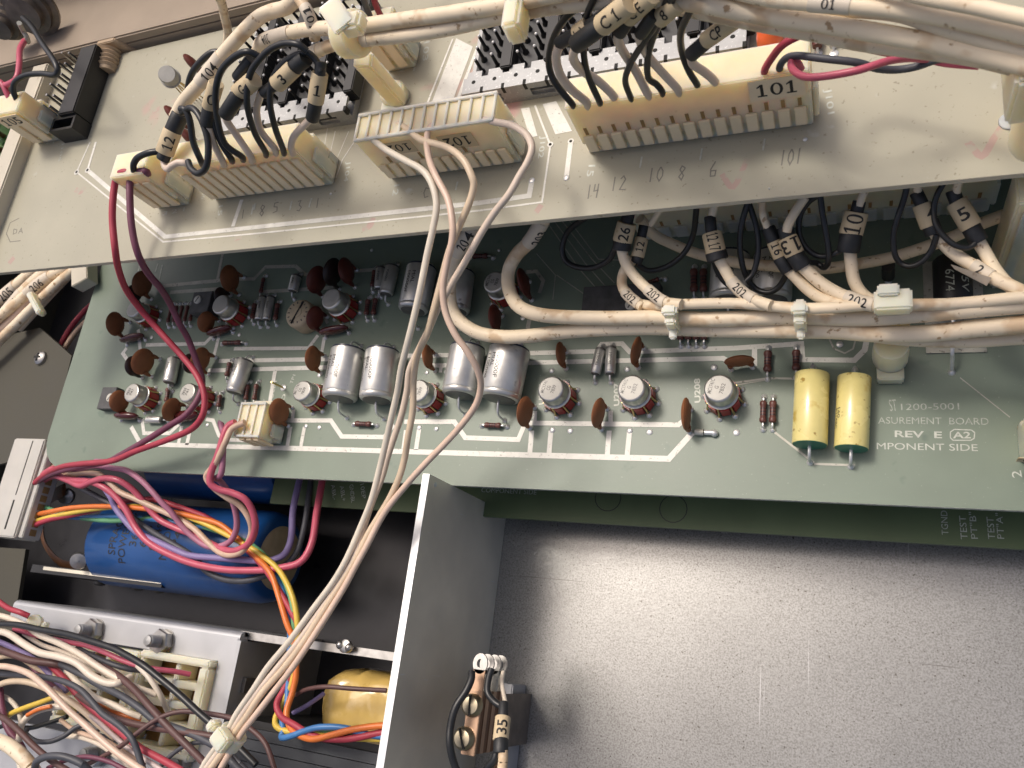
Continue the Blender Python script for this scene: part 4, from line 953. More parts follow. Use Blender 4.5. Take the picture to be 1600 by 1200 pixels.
# ---- thick white cables over the green board
GW = 'thick white cables running over the green board'
CW = 'cable'
wire('thick_cable', 'thick white cable bending down under the pale board, tape marker near its top', [(856, 330), (847, 347), (828, 377), (808, 397), (795, 422), (795, 450), (807, 475), (832, 489), (875, 495), (950, 497), (1037, 496), (1100, 499), (1175, 497), (1250, 495), (1350, 497), (1425, 492), (1500, 485), (1620, 474)], [182, 184, 190, 194, 197, 197, 195, 194, 194, 194, 194, 194, 194, 194, 193, 192, 190, 187], 11.5, 'white_cable', GW, CW, 16)
wire('thick_cable', 'thick white cable with 204 marker dipping lowest across the board centre', [(745, 335), (732, 367), (712, 400), (703, 437), (704, 475), (717, 500), (745, 519), (782, 526), (825, 525), (875, 519), (925, 515), (1000, 512), (1060, 513), (1125, 515), (1225, 516), (1300, 517), (1375, 522), (1450, 521), (1525, 513), (1620, 505)], [184, 186, 192, 196, 199, 200, 201, 201, 200, 199, 198, 198, 198, 198, 197, 197, 196, 195, 193, 190], 11.5, 'white_cable', GW, CW, 16)
wire('thick_cable', 'white cable lowest in the bundle at the right edge', [(1180, 512), (1260, 516), (1330, 521), (1400, 530), (1460, 533), (1530, 533), (1620, 527)], [201, 201, 201, 201, 200, 199, 198], 9.5, 'white_cable', GW, CW, 14)
wire('thick_cable', 'thin white cable on top of the bundle leaving the first 202 tag', [(984, 466), (1005, 476), (1040, 477), (1075, 475), (1150, 474), (1225, 480), (1262, 482), (1310, 480), (1362, 476), (1425, 476), (1500, 474), (1620, 462)], [199, 195, 191, 190, 190, 189, 188, 187, 187, 187, 188, 184], 9, 'white_cable', GW, CW, 14)
wire('thick_cable', 'white cable sagging in the shade behind the tagged leads', [(1000, 342), (1020, 365), (1050, 381), (1092, 397), (1150, 410), (1200, 415), (1275, 420), (1330, 414), (1390, 403), (1437, 389), (1487, 371), (1537, 348), (1620, 318)], [190, 196, 200, 202, 203, 203, 203, 203, 203, 202, 200, 198, 195], 9, 'white_cable', GW, CW, 14)
def mark(host, a, b, ha, hb, r, text, **k):           # a tape marker wrapped round an existing cable
    o = sleeve(host, 'tape_marker', a, b, ha, hb, r, k.pop('mm', 'paper_white'), text, **k); return o
hosts = [o for o in bpy.data.objects if o.name.startswith('thick_cable')]
wrap(hosts[0], hosts[0], (848, 345), (826, 380), 'paper_white', '203', -1, .7, .9)
wrap(hosts[1], hosts[1], (743, 340), (714, 397), 'paper_white', '204', -1, .72, .1)

# ---- tagged shielded leads between the shaded header and the cable bundle
GS = 'tagged shielded leads under the pale board'
def tagged(label, top, segs, cable, hc, rc, tagw=None, black=None, group=GS):
    """segs: (part, a, b, ha, hb, r, mat, text, mode, sgn)"""
    t = thing('tagged_lead', label, 'cable', P(*cable[0], hc[0] if isinstance(hc, (list, tuple)) else hc), group)
    for i, (pts, hs, r, mm, nm) in enumerate(top): wire(nm, None, pts, hs, r, mm, parent=t)
    for s_ in segs:
        sleeve(t, s_[0], s_[1], s_[2], s_[3], s_[4], s_[5], s_[6], s_[7] if len(s_) > 7 else None, s_[8] if len(s_) > 8 else 'along', s_[9] if len(s_) > 9 else 1, s_[10] if len(s_) > 10 else .6, s_[11] if len(s_) > 11 else 0)
    jk = wire('jacket', None, cable, hc, rc, 'white_cable', parent=t, n=14)
    if tagw: wrap(t, jk, tagw[0], tagw[1], 'paper_white', tagw[6], 1, .75, .0, 1.14)
    for pts, hs in (black or []): wire('drain_wire', None, pts, hs, 4.6, 'black_wire', parent=t)
    return t
HSK = 'black_shrink'
tagged('leftmost tagged lead, marked 26, with a loop of black wire to its left', [([(975, 318), (981, 345)], (180, 183), 7, 'black_wire', 'core')],
       [('heat_shrink', (983, 330), (978, 352), 182, 183.5, 10, HSK), ('marker', (980, 348), (972, 378), 183, 186, 15.5, 'paper', '26', 'along', -1, .55), ('heat_shrink', (973, 373), (971, 392), 185.5, 187, 14.5, HSK)],
       [(971, 388), (977, 410), (992, 432), (1014, 454), (1037, 471), (1065, 476)], [187, 189, 190, 190, 189, 188], 8.5, ((1012, 452), (1040, 472), 190, 189, 9.3, 'paper_white', '202', 'along', 1, .7),
       [([(961, 388), (950, 407), (925, 419), (897, 416), (882, 404), (879, 385), (888, 361), (912, 342), (940, 325)], [188, 192, 196, 198, 198, 196, 192, 186, 180])])
tagged('second tagged lead, its torn tag half hidden behind the 26 one', [([(1036, 322), (1017, 350)], (178, 186), 5, 'white_cable', 'core'), ], [('heat_shrink', (1006, 352), (1002, 372), 187, 188.5, 7.5, HSK), ('marker', (1003, 372), (996, 402), 188.5, 190, 10.5, 'paper', '12', 'along', -1, .6), ('heat_shrink', (998, 400), (994, 410), 190, 191, 9, HSK)],
       [(990, 404), (975, 424), (972, 445), (982, 462), (1004, 480)], [192, 194, 195, 195, 194], 8, ((978, 456), (1000, 476), 194.8, 194, 10.5, 'paper_white', '202', 'along', 1, .7),
       [([(995, 413), (1015, 423), (1045, 415), (1070, 394), (1083, 367), (1087, 338), (1089, 315)], [192, 195, 196, 195, 192, 186, 180])])
tagged('tagged lead marked 12 and 17, standing left of the crossed black loops', [([(1118, 316), (1112, 338)], (179, 182), 6.5, 'white_cable', 'core')],
       [('heat_shrink', (1109, 338), (1112, 366), 182, 184, 9, HSK), ('marker', (1112, 364), (1119, 396), 184, 186, 15.5, 'paper', '12 17', 'along', 1, .6), ('heat_shrink', (1118, 393), (1122, 407), 186, 187, 16.5, HSK)],
       [(1123, 404), (1132, 420), (1144, 440), (1160, 457), (1180, 469), (1205, 478)], [187, 189, 190, 190, 189, 188], 9, ((1140, 440), (1180, 466), 190.2, 189.2, 10.5, 'paper_white', '202', 'along', 1, .75),
       [([(1116, 406), (1120, 422), (1130, 438), (1145, 450)], [190, 193, 195, 196])])
tagged('tagged lead marked 16, partly behind the one marked 13', [([(1191, 315), (1192, 335), (1200, 358)], (179, 184), 6, 'white_cable', 'core')],
       [('heat_shrink', (1200, 356), (1210, 378), 184.5, 186, 11, HSK), ('marker', (1209, 376), (1220, 402), 186, 188, 11.5, 'paper', '16', 'along', 1, .65), ('heat_shrink', (1218, 402), (1232, 424), 188, 190, 11, HSK)],
       [(1230, 420), (1244, 434), (1262, 452), (1285, 467), (1320, 477)], [190, 191, 191, 190, 188], 9, None,
       [([(1230, 424), (1225, 436), (1215, 450), (1200, 457), (1182, 452), (1168, 436), (1160, 414), (1156, 382), (1159, 350), (1168, 318), (1175, 300)], [190, 193, 195, 196, 196, 194, 191, 187, 183, 180, 178]),
        ([(1165, 440), (1178, 424), (1185, 390), (1182, 355), (1170, 318), (1160, 300)], [192, 191, 188, 185, 181, 178])])
tagged('tagged lead marked 13, hugging the 16 one on its right', [([(1258, 308), (1246, 325), (1233, 348), (1229, 362)], (178, 182), 7.5, 'white_cable', 'core')],
       [('heat_shrink', (1226, 354), (1232, 374), 182.5, 184, 12, HSK), ('marker', (1230, 371), (1242, 398), 184, 186, 15, 'paper', '13', 'around', 1, .95), ('heat_shrink', (1240, 395), (1255, 418), 186, 188, 14, HSK)],
       [(1252, 414), (1268, 430), (1288, 446), (1315, 461), (1345, 472), (1375, 478)], [188, 189, 189, 188, 187, 186], 10, ((1322, 464), (1366, 476), 188, 186.5, 11.5, 'paper_white', '202', 'along', 1, .8),
       [([(1262, 410), (1276, 411), (1288, 418), (1295, 404), (1292, 372), (1285, 332), (1281, 300)], [188, 191, 191, 188, 184, 180, 177]), ([(1312, 294), (1285, 303), (1264, 315), (1250, 338), (1249, 366), (1261, 389), (1280, 400), (1300, 398), (1318, 388)], [177, 178, 180, 183, 186, 188, 189, 188, 187])])
tagged('tagged lead marked 10, upright in the middle of the shaded right side', [([(1362, 284), (1350, 300), (1342, 322)], (177, 181), 6.5, 'white_cable', 'core')],
       [('heat_shrink', (1343, 314), (1338, 334), 181, 182.5, 10, HSK), ('marker', (1339, 331), (1329, 367), 182.5, 185.5, 18, 'paper', '10', 'along', -1, .75), ('heat_shrink', (1330, 364), (1325, 394), 185, 187.5, 17, HSK)],
       [(1328, 388), (1330, 412), (1335, 440), (1350, 462), (1372, 474)], [187.5, 190, 191, 190, 188], 9.5, None, [])
tagged('tagged lead beside the one marked 5, half covered by a black loop', [([(1432, 280), (1434, 302)], (176, 180), 6.5, 'white_cable', 'core')],
       [('heat_shrink', (1431, 300), (1442, 322), 180, 181.5, 10, HSK), ('marker', (1440, 319), (1453, 354), 181.5, 184, 14, 'paper', '4', 'around', -1, .5, .5), ('heat_shrink', (1452, 345), (1460, 366), 183.5, 185, 13, HSK)],
       [(1460, 362), (1474, 380), (1496, 400), (1524, 417), (1552, 434), (1580, 447), (1620, 466)], [185, 187, 188, 188, 187, 186, 184], 10, ((1520, 415), (1550, 432), 188.2, 187.2, 11.5, 'paper_white', '2', 'along', 1, .7),
       [([(1420, 280), (1412, 312), (1402, 342), (1396, 368), (1398, 396), (1407, 411), (1422, 416), (1440, 409), (1456, 390), (1464, 366)], [177, 180, 182, 185, 188, 190, 190, 189, 187, 184])])
tagged('tagged lead marked 5, rightmost of the tagged leads', [([(1498, 278), (1494, 302)], (176, 180), 6.5, 'white_cable', 'core')],
       [('heat_shrink', (1488, 297), (1496, 318), 180, 181.5, 10.5, HSK), ('marker', (1494, 315), (1518, 355), 181.5, 184, 16, 'paper', '5', 'around', -1, .55), ('heat_shrink', (1514, 350), (1530, 378), 184, 186, 14, HSK)],
       [(1527, 374), (1540, 396), (1554, 420), (1572, 442), (1600, 464), (1625, 480)], [186, 188, 188, 187, 186, 184], 10, None,
       [([(1478, 280), (1464, 305), (1459, 328), (1462, 350), (1474, 368), (1492, 383), (1512, 387), (1524, 380)], [177, 179, 181, 182, 183, 184, 185, 185])])
# torn tape on the 2 tag
t = thing('torn_tape', 'torn strip of cream tape sticking out beside the 5 lead', 'tape', P(1490, 418, 190))
a, b, c_, d = P(1486, 413, 187), P(1492, 420, 189), P(1542, 446, 186.5), P(1550, 434, 185)
MB().add([a, b, c_, d, a - UP * .3, b - UP * .3, c_ - UP * .3, d - UP * .3], [(0, 1, 2, 3), (7, 6, 5, 4), (0, 4, 5, 1), (1, 5, 6, 2), (2, 6, 7, 3), (3, 7, 4, 0)]).build('tape_strip', M['paper_white'], t)

# ---- nylon ties on the bundle and the big nylon clamp
def tie(label, px, py, h, w, hgt, group='nylon ties round the white cable bundle'):
    t = thing('cable_tie', label, 'cable tie', P(px, py, h), group); k = pxmm(px, py, h); c = P(px, py, h)
    MB().bb(c.x - w * k * .36, c.x + w * k * .36, c.y - hgt * k * .52, c.y + hgt * k * .52, c.z - 6, c.z + 1.4).build('strap', M['nylon_pale'], t, bevel=.5)
    MB().bb(c.x - w * k / 2, c.x + w * k / 2, c.y - hgt * k * .22, c.y + hgt * k * .22, c.z + .4, c.z + 3.4).build('tie_head', M['nylon_pale'], t, bevel=.6)
    MB().bb(c.x - w * k * .22, c.x + w * k * .26, c.y - hgt * k * .9, c.y - hgt * k * .4, c.z - 4, c.z - 2.4).build('tie_tail', M['nylon_pale'], t, bevel=.4)
tie('left nylon tie on the white cable bundle', 1049, 491, 190, 24, 38)
tie('right nylon tie on the white cable bundle', 1250, 489, 188.5, 25, 40)
t = thing('cable_clamp', 'tall nylon clamp standing on the green board and holding the cable bundle', 'cable clamp', P(1391, 590, H2)); c = P(1390, 555, 206); k = pxmm(1390, 555, 206)
f = P(1390, 570, H2)
MB().bb(f.x - 3.2, f.x + 3.2, f.y - 5.5, f.y + 3, f.z, f.z + 4).build('foot', M['nylon'], t, bevel=.4)
MB().lathe(V((f.x, f.y + .5, f.z + 4)), UP, [(0, 4.3), (5, 4.3), (9, 4.0)], 20).build('collar', M['nylon'], t)
MB().bb(f.x - 3.9, f.x + 3.9, f.y + 2, f.y + 4, f.z + 8, f.z + 31).build('post', M['nylon'], t, bevel=.4)
c = P(1396, 471, 181.5); MB().bb(c.x - 4.0, c.x + 3.8, c.y - 2.4, c.y + 2.6, c.z - 2.5, c.z + 1.5).build('clamp_jaw', M['nylon_pale'], t, bevel=.5)
MB().bb(c.x - 3.3, c.x + 1.2, c.y + .6, c.y + 3.4, c.z + .5, c.z + 2.6).build('latch', M['nylon_pale'], t, bevel=.4)
# right-edge nylon parts
t = thing('nylon_bracket', 'translucent ivory nylon bracket in the shade at the right edge', 'nylon bracket', P(1590, 410, H2)); a = P(1558, 416, 205)
MB().bb(a.x, a.x + 14, a.y, a.y + 9, 32, 74).build('web', M['nylon'], t, bevel=.5)
MB().bb(a.x + 1.5, a.x + 4, a.y - .8, a.y + .1, 34, 70).build('stiffener', M['nylon'], t, bevel=.2)
t = thing('cable_post', 'ivory nylon cable post at the right edge of the pale board', 'cable post', P(1596, 232, H1)); a = P(1580, 230, H1)
MB().bb(a.x, a.x + 9, a.y, a.y + 8, 82, 97).build('foot', M['nylon'], t, bevel=.5)
a = P(1590, 122, 135); MB().lathe(V((a.x + 6, a.y - 3, 100)), UP, [(0, 5.6), (20, 5.2)], 18).build('post', M['nylon'], t)
c = P(1589, 100, 124); MB().bb(c.x - 1, c.x + 4, c.y - 6, c.y + 8, c.z - 8, c.z + 3).build('strap', M['nylon'], t, bevel=.6)
p = P(1578, 190, H1); MB().lathe(p, UP, [(0, 2.2), (.4, 2.1), (.6, 1)], 18).build('washer', M['nylon_pale'], t)

# ---- leads of the 101 plug
G1 = 'leads rising from the 101 plug'
for lab, pts, hs, r, mm in [('black lead at the left end of the 101 plug, bulging furthest left', [(896, 168), (893, 161), (869, 132), (858, 104), (861, 72), (874, 42), (895, 18), (930, 0), (960, -12)], [150, 147, 142, 138, 133, 128, 124, 121, 119], 5.6, 'black_wire'),
    ('black lead in the third hole of the 101 plug', [(938, 163), (936, 157), (921, 124), (913, 92), (912, 55), (919, 20), (932, -12)], [150, 147, 140, 134, 128, 122, 117], 5.4, 'black_wire'),
    ('black lead in the fifth hole of the 101 plug leaning right', [(988, 157), (984, 149), (977, 126), (984, 102), (1003, 70), (1022, 42), (1038, 10), (1048, -15)], [150, 147, 142, 137, 130, 125, 120, 116], 5.4, 'black_wire'),
    ('black lead with an S bend in the seventh hole of the 101 plug', [(1036, 149), (1034, 142), (1026, 132), (1013, 121), (1012, 92), (1022, 55), (1040, 22), (1055, -10)], [150, 147, 145, 142, 136, 129, 122, 116], 5.4, 'black_wire'),
    ('black lead in the ninth hole of the 101 plug', [(1091, 136), (1088, 130), (1075, 108), (1065, 78), (1064, 50), (1075, 24), (1091, -8)], [150, 147, 142, 137, 130, 124, 118], 5.6, 'black_wire'),
    ('short red lead in the 101 plug passing left of the grey loop', [(1196, 118), (1195, 109), (1205, 92), (1220, 73), (1240, 60), (1262, 54), (1300, 62), (1350, 75), (1420, 88), (1500, 94), (1540, 96)], [150, 147, 144, 140, 138, 140, 146, 150, 150, 149, 148], 6.2, 'red_wire'),
    ('grey lead looping out of the 101 plug under the red one', [(1222, 112), (1218, 105), (1227, 92), (1245, 87), (1290, 92), (1340, 98), (1370, 107), (1400, 109), (1432, 104), (1465, 93), (1500, 88), (1550, 96)], [150, 147, 145, 143, 142, 143, 146, 148, 148, 147, 146, 145], 6.0, 'slate_wire'),
    ('bright red lead twisting over the grey one toward the right', [(1252, 108), (1246, 98), (1236, 98), (1240, 110), (1258, 120), (1290, 119), (1340, 110), (1385, 96), (1420, 91), (1450, 93), (1480, 99), (1530, 103)], [147, 145, 144, 143, 142, 141, 140, 141, 144, 147, 148, 148], 6.2, 'pink_wire')]:
    wire('lead_wire', lab, pts, hs, r, mm, G1, n=12)
GT = 'tagged shielded leads above the 101 plug'
def core(pts, hs, r=7): return (pts, hs, r, 'tan_pale', 'core')
M['tan_pale'] = mat('dusty_pink_wire', (.70, .57, .46), .4, var=.06, vs=200)
for lab, cr, hs, segs in [
    ('shielded lead with black sleeve furthest left above the 101 plug', [(919, 167), (915, 158), (893, 140), (876, 118), (869, 92), (873, 72)], [150, 147, 142, 137, 132, 129], [('heat_shrink', (873, 68), (905, 50), 129, 126, 10.5, HSK), ('marker', (901, 52), (920, 38), 126, 124, 13, 'paper', '1', 'around', 1, .8), ('heat_shrink', (918, 40), (965, 8), 124, 118, 9, HSK)]),
    ('shielded lead with large black sleeve and C marker above the 101 plug', [(962, 158), (957, 148), (934, 126), (909, 110), (896, 92), (899, 74)], [150, 147, 142, 137, 131, 127], [('heat_shrink', (899, 70), (946, 36), 127, 122, 15, HSK), ('marker', (940, 40), (985, 4), 122, 117, 18, 'paper', 'C 1', 'along', 1, .6)]),
    ('shielded lead with short sleeve and E marker above the 101 plug', [(1016, 152), (1010, 143), (994, 112), (977, 86), (966, 64), (968, 50)], [150, 147, 141, 135, 129, 126], [('heat_shrink', (967, 52), (985, 24), 126, 122, 12, HSK), ('marker', (982, 28), (1020, -8), 122, 116, 15, 'paper', 'C E', 'along', 1, .6)]),
    ('shielded lead passing behind the S-bent black lead, 101 plug', [(1062, 146), (1056, 136), (1030, 108), (1010, 84), (1000, 62), (1003, 46)], [150, 147, 141, 135, 129, 125], [('heat_shrink', (1000, 54), (1022, 22), 126, 121, 11, HSK), ('marker', (1030, 30), (1060, 4), 123, 119, 15, 'paper', '8', 'along', 1, .6)]),
    ('shielded lead with CP marker at the right above the 101 plug', [(1119, 134), (1115, 125), (1100, 112), (1083, 100), (1079, 84)], [150, 147, 143, 139, 136], [('heat_shrink', (1079, 86), (1107, 62), 136, 132, 12, HSK), ('marker', (1102, 64), (1150, 30), 132, 127, 14, 'paper', 'CP', 'along', 1, .65), ('heat_shrink', (1144, 33), (1172, 12), 127.5, 124, 12, HSK), ('heat_shrink', (1168, 15), (1200, -10), 124, 120, 9, HSK)])]:
    t = thing('tagged_lead', lab, 'cable', P(*cr[1], 147), GT)
    wire('core', None, cr, hs, 7, 'tan_pale', parent=t, n=12)
    for s_ in segs: sleeve(t, s_[0], s_[1], s_[2], s_[3], s_[4], s_[5], s_[6], *(s_[7:]))

# ---- thick cables across the top
GH = 'thick white cables along the top'
topc = [('upper of the two white cables leaving the nylon cable post at top', [(398, 92), (410, 66), (440, 55), (480, 46), (550, 42), (625, 32), (700, 22), (775, 10), (825, 0), (900, -16)], [146, 136, 130, 126, 124, 122, 121, 120, 119, 117], 12),
    ('lower of the two white cables leaving the nylon cable post at top', [(470, 92), (500, 78), (522, 70), (560, 63), (625, 57), (700, 45), (775, 28), (850, 13), (930, 4), (1010, -2), (1100, 8), (1200, 26), (1300, 40), (1400, 57), (1500, 77), (1620, 106)], [136, 132, 129, 127, 125, 124, 123, 122, 121, 120, 120, 121, 121, 121, 121, 120], 12.5),
    ('white cable with a tape marker high at the top right', [(1120, -20), (1200, -2), (1275, 5), (1330, 9), (1425, 19), (1525, 37), (1620, 60)], [118, 117, 116, 116, 116, 116, 116], 13),
    ('uppermost white cable in the top right corner', [(1380, -20), (1450, -3), (1525, 11), (1620, 32)], [113, 112, 112, 112], 12.5),
    ('white cable wedged between two others at the top right', [(1180, 0), (1250, 12), (1330, 16), (1400, 22), (1450, 37), (1525, 60), (1620, 86)], [122, 121, 120, 119, 119, 119, 119], 11.5),
    ('white cable lowest on the left of the top right bundle', [(1010, 4), (1100, 22), (1200, 42), (1275, 55), (1350, 70), (1430, 80), (1520, 92), (1620, 115)], [126, 126, 126, 126, 126, 126, 125, 124], 11)]
for lab, pts, hs, r in topc: wire('thick_cable', lab, pts, hs, r, 'white_cable', GH, 'cable', 16)
hosts = [o for o in bpy.data.objects if o.name.startswith('thick_cable')][5:]
wrap(hosts[0], hosts[0], (405, 72), (456, 51), 'paper_white', '104', -1, .7)
wrap(hosts[1], hosts[1], (546, 66), (578, 61), 'paper_white', '10', -1, .7)
wrap(hosts[1], hosts[1], (470, 92), (500, 78), 'paper_white', '10', -1, .7)
wrap(hosts[2], hosts[2], (1268, 4), (1330, 9), 'paper_white', '01', 1, .6)
# 104 cable on the left with its 12 tag
t = thing('tagged_lead', 'thick white cable with 104 marker running down left into a tag marked 12', 'cable', P(275, 185, 140), GH)
jk = wire('jacket', None, [(470, -6), (446, 12), (424, 18), (400, 31), (362, 70), (337, 100), (313, 130), (287, 160), (274, 184)], [132, 130, 130, 130, 132, 134, 136, 139, 141], 11, 'white_cable', parent=t, n=16)
wrap(t, jk, (346, 88), (312, 130), 'paper_white', '104', -1, .72)
sleeve(t, 'heat_shrink', (282, 178), (268, 210), 140.5, 143, 13, HSK); sleeve(t, 'marker', (270, 204), (257, 240), 142.5, 145, 14, 'paper', '12', 'along', -1, .6); sleeve(t, 'heat_shrink', (260, 236), (254, 250), 145, 146, 10, HSK)
wire('core', None, [(256, 246), (257, 258), (262, 264), (270, 258), (280, 254), (292, 256), (296, 262)], [146, 147, 147, 146, 146, 147, 150], 5.5, 'tan_pale', parent=t)
wire('drain_wire', None, [(252, 236), (232, 239), (216, 246), (209, 256), (209, 266), (212, 272)], [145, 144, 145, 146, 148, 151], 5, 'black_wire', parent=t)
# black loops over the ribbed plug
GB = 'black loops over the ribbed plug'
for lab, pts, hs in [('black loop furthest right over the ribbed plug, arching to the 1 marker', [(444, 240), (442, 232), (430, 200), (422, 162), (425, 127), (445, 97), (475, 82), (492, 92), (502, 112)], [150, 146, 138, 132, 128, 125, 124, 126, 128]),
    ('black loop second from right over the ribbed plug', [(416, 243), (414, 236), (397, 205), (386, 160), (391, 115), (415, 83), (440, 69), (464, 69), (480, 80)], [150, 146, 138, 130, 125, 122, 121, 121, 123]),
    ('black loop third from right over the ribbed plug', [(380, 250), (377, 244), (352, 225), (340, 187), (337, 145), (345, 112), (365, 90), (386, 81), (404, 88)], [150, 146, 141, 135, 129, 125, 122, 121, 123]),
    ('black loop behind the third one over the ribbed plug', [(363, 252), (360, 246), (345, 222), (334, 190), (331, 160), (338, 140)], [150, 146, 142, 137, 133, 130]),
    ('black loop left of the 12 tag, falling straight into the plug', [(317, 258), (313, 249), (302, 222), (297, 190), (290, 172), (282, 170)], [150, 146, 142, 138, 136, 136]),
    ('black loop curling round below the front of the ribbed plug', [(284, 176), (300, 169), (315, 188), (325, 222), (323, 258), (311, 271), (299, 264), (294, 252)], [137, 135, 136, 139, 142, 144, 144, 144]),
    ('black loop behind the 104 cable at the left', [(292, 158), (297, 122), (311, 99), (332, 82), (350, 84)], [146, 140, 137, 136, 137])]:
    wire('lead_wire', lab, pts, hs, 5.2, 'black_wire', GB, n=12)
GR = 'tagged shielded leads over the ribbed plug'
for lab, cr, hs, segs in [
    ('tagged lead marked 1, rightmost over the ribbed plug', [(458, 240), (455, 228), (460, 212), (475, 196), (487, 184)], [150, 146, 143, 140, 138], [('heat_shrink', (501, 96), (500, 118), 127, 129, 9, HSK), ('marker', (500, 114), (493, 160), 129, 134, 13, 'paper', '1', 'around', -1, .45), ('heat_shrink', (494, 156), (488, 186), 133.5, 138, 11, HSK)]),
    ('tagged lead marked 3, slanting behind the loops', [(432, 240), (428, 230), (408, 205), (401, 175), (406, 152), (412, 142)], [150, 146, 141, 136, 132, 130], [('heat_shrink', (478, 90), (456, 108), 125, 127, 13, HSK), ('marker', (460, 105), (432, 132), 126.5, 129, 14, 'paper', '3', 'along', -1, .6), ('heat_shrink', (434, 130), (411, 146), 129, 130.5, 9, HSK)]),
    ('tagged lead marked C with a thick black sleeve, left of centre over the plug', [(394, 252), (391, 243), (370, 212), (354, 188), (352, 176)], [150, 146, 140, 135, 133], [('heat_shrink', (392, 92), (370, 122), 124, 127, 9, HSK), ('marker', (398, 124), (372, 146), 127, 129.5, 14, 'paper', 'G', 'along', -1, .6), ('heat_shrink', (374, 146), (352, 180), 129, 133, 12, HSK)]),
    ('tagged lead marked 0, leftmost over the ribbed plug', [(350, 258), (346, 248), (333, 222), (326, 196)], [150, 146, 141, 137], [('marker', (338, 130), (327, 168), 129, 134, 12, 'paper', '0', 'around', -1, .5), ('heat_shrink', (328, 164), (323, 196), 133.5, 137, 11, HSK)])]:
    t = thing('tagged_lead', lab, 'cable', P(*cr[1], 146), GR)
    wire('core', None, cr, hs, 5.6, 'tan_pale', parent=t, n=12)
    for s_ in segs: sleeve(t, s_[0], s_[1], s_[2], s_[3], s_[4], s_[5], s_[6], *(s_[7:]))
# maroon parts hidden behind the looms on the pale board
for lab, x, y in (('red-brown disc behind the loops at the upper left', 302, 100), ('red-brown disc behind the 12 tag', 272, 180), ('red-brown disc low behind the looped leads', 296, 215)):
    disc(lab, x, y, 36, 3, 'disc_red', .8, 0, H1, 'red-brown discs on the pale board')
wire('thick_cable', 'thin old tan cable dropping from the frame at the top left', [(338, -12), (346, 4), (351, 26), (356, 50), (354, 72)], [128, 134, 142, 150, 160], 7, 'white_cable', GH, 'cable', 12)
wire('thick_cable', 'short white cable with a ringed marker left of the nylon cable post', [(462, -12), (472, 4), (481, 20), (489, 42), (492, 60)], [120, 121, 122, 125, 128], 9, 'white_cable', GH, 'cable', 12)
hq = bpy.data.objects[[o.name for o in bpy.data.objects if o.name.startswith('thick_cable')][-1]]; wrap(hq, hq, (476, 12), (490, 46), 'paper_white', '101', -1, .7)
# nylon cable post with strap (upper board)
t = thing('cable_post', 'slanting ivory nylon cable post with strap loop gripping two white cables', 'cable post', P(615, 170, H1))
f = P(617, 166, H1); tp = P(566, 92, 136)
MB().bb(f.x - 3.4, f.x + 2.2, f.y - 4.5, f.y + 2.5, f.z, f.z + 2.4).build('foot', M['nylon_pale'], t, bevel=.4)
MB().lathe(V((f.x + .5, f.y + 2.5, f.z)), UP, [(0, 4.2), (3.5, 4.2), (4.2, 3.6)], 18).build('collar', M['nylon'], t)
ax = (tp - P(622, 156, H1 - 4)).normalized(); u = ax.cross(V((0, 1, 0))).normalized()
q = P(622, 156, H1 - 4); MB().box((q + tp) / 2, (5.0, 4.4, (tp - q).length), (u, u.cross(ax), ax)).build('post', M['nylon'], t, bevel=.6)
c = (P(550, 52, 124) + P(552, 54, 126)) / 2; d = (P(600, 46, 124) - P(520, 54, 126)).normalized()
MB().lathe(c - d * 2.9, d, [(0, 5.2), (.4, 5.6), (4.6, 5.6), (5.0, 5.2)], 26).build('strap_loop', M['nylon'], t)
a, b = P(512, 4, 114), P(540, 44, 116.5); ax = (b - a).normalized(); u = ax.cross(UP).normalized()
MB().box((a + b) / 2, (5.4, 1.5, (b - a).length), (u, u.cross(ax), ax)).build('strap_tail', M['nylon'], t, bevel=.4)
c = P(553, 38, 118); MB().box(c, (5.2, 5, 4.2)).build('latch_head', M['nylon'], t, bevel=.8)
# second tie over the cables near the middle top
c = P(806, 14, 119); t = thing('cable_tie', 'ivory nylon tie on the white cables above the wide pin field', 'cable tie', c)
MB().bb(c.x - 2, c.x + 2, c.y - 6.2, c.y + 5, c.z - 4, c.z + 2.4).build('strap', M['nylon'], t, bevel=.8); MB().bb(c.x - 3, c.x + 1.5, c.y + 2, c.y + 7, c.z, c.z + 3.4).build('tie_head', M['nylon'], t, bevel=.6)
wire('lead_wire', 'red lead entering the little plug behind the cable post', [(604, 34), (596, 26), (588, 10), (582, -10)], [152, 149, 145, 140], 5, 'red_wire', None)
wire('lead_wire', 'pair of dark leads beside the cable post at the top edge', [(566, -8), (572, 10), (578, 26), (580, 34)], [140, 146, 150, 152], 5, 'slate_wire', None)
# round jack at the upper left with its leads into the 105 plug
t = thing('jack', 'dull round jack with solder lug in the dark top left corner', 'jack', P(40, 40, 150)); c = P(42, 30, 152); c2 = P(6, 52, 152)
for q, r in ((c, 11), (c2, 7)):
    MB().lathe(q + V((0, 6, 0)), V((.15, -1, .35)), [(0, r), (1.5, r * 1.02), (2, r * .82), (4, r * .82), (4.2, r * .6), (7, r * .6), (7.2, .1)], 28).build('jack_body', M['jack'], t)
MB().tube(smooth([P(30, 36, 142), P(36, 48, 146), P(42, 58, 148), P(44, 66, 150)], 3), .9, 8).build('solder_lug', M['tin_dull'], t)
wire('lead_wire', 'black lead from the jack looping into the 105 plug', [(36, 28), (50, 42), (66, 68), (84, 94), (90, 110), (84, 117), (62, 115), (40, 118), (24, 128), (21, 142), (27, 158)], [144, 143, 142, 142, 143, 144, 144, 144, 145, 147, 150], 4.6, 'black_wire', None)
wire('lead_wire', 'pinkish red lead from the jack lug into the 105 plug', [(38, 64), (31, 78), (30, 100), (26, 122), (12, 132), (2, 132)], [149, 147, 146, 146, 147, 148], 4.6, 'pink_wire', None)
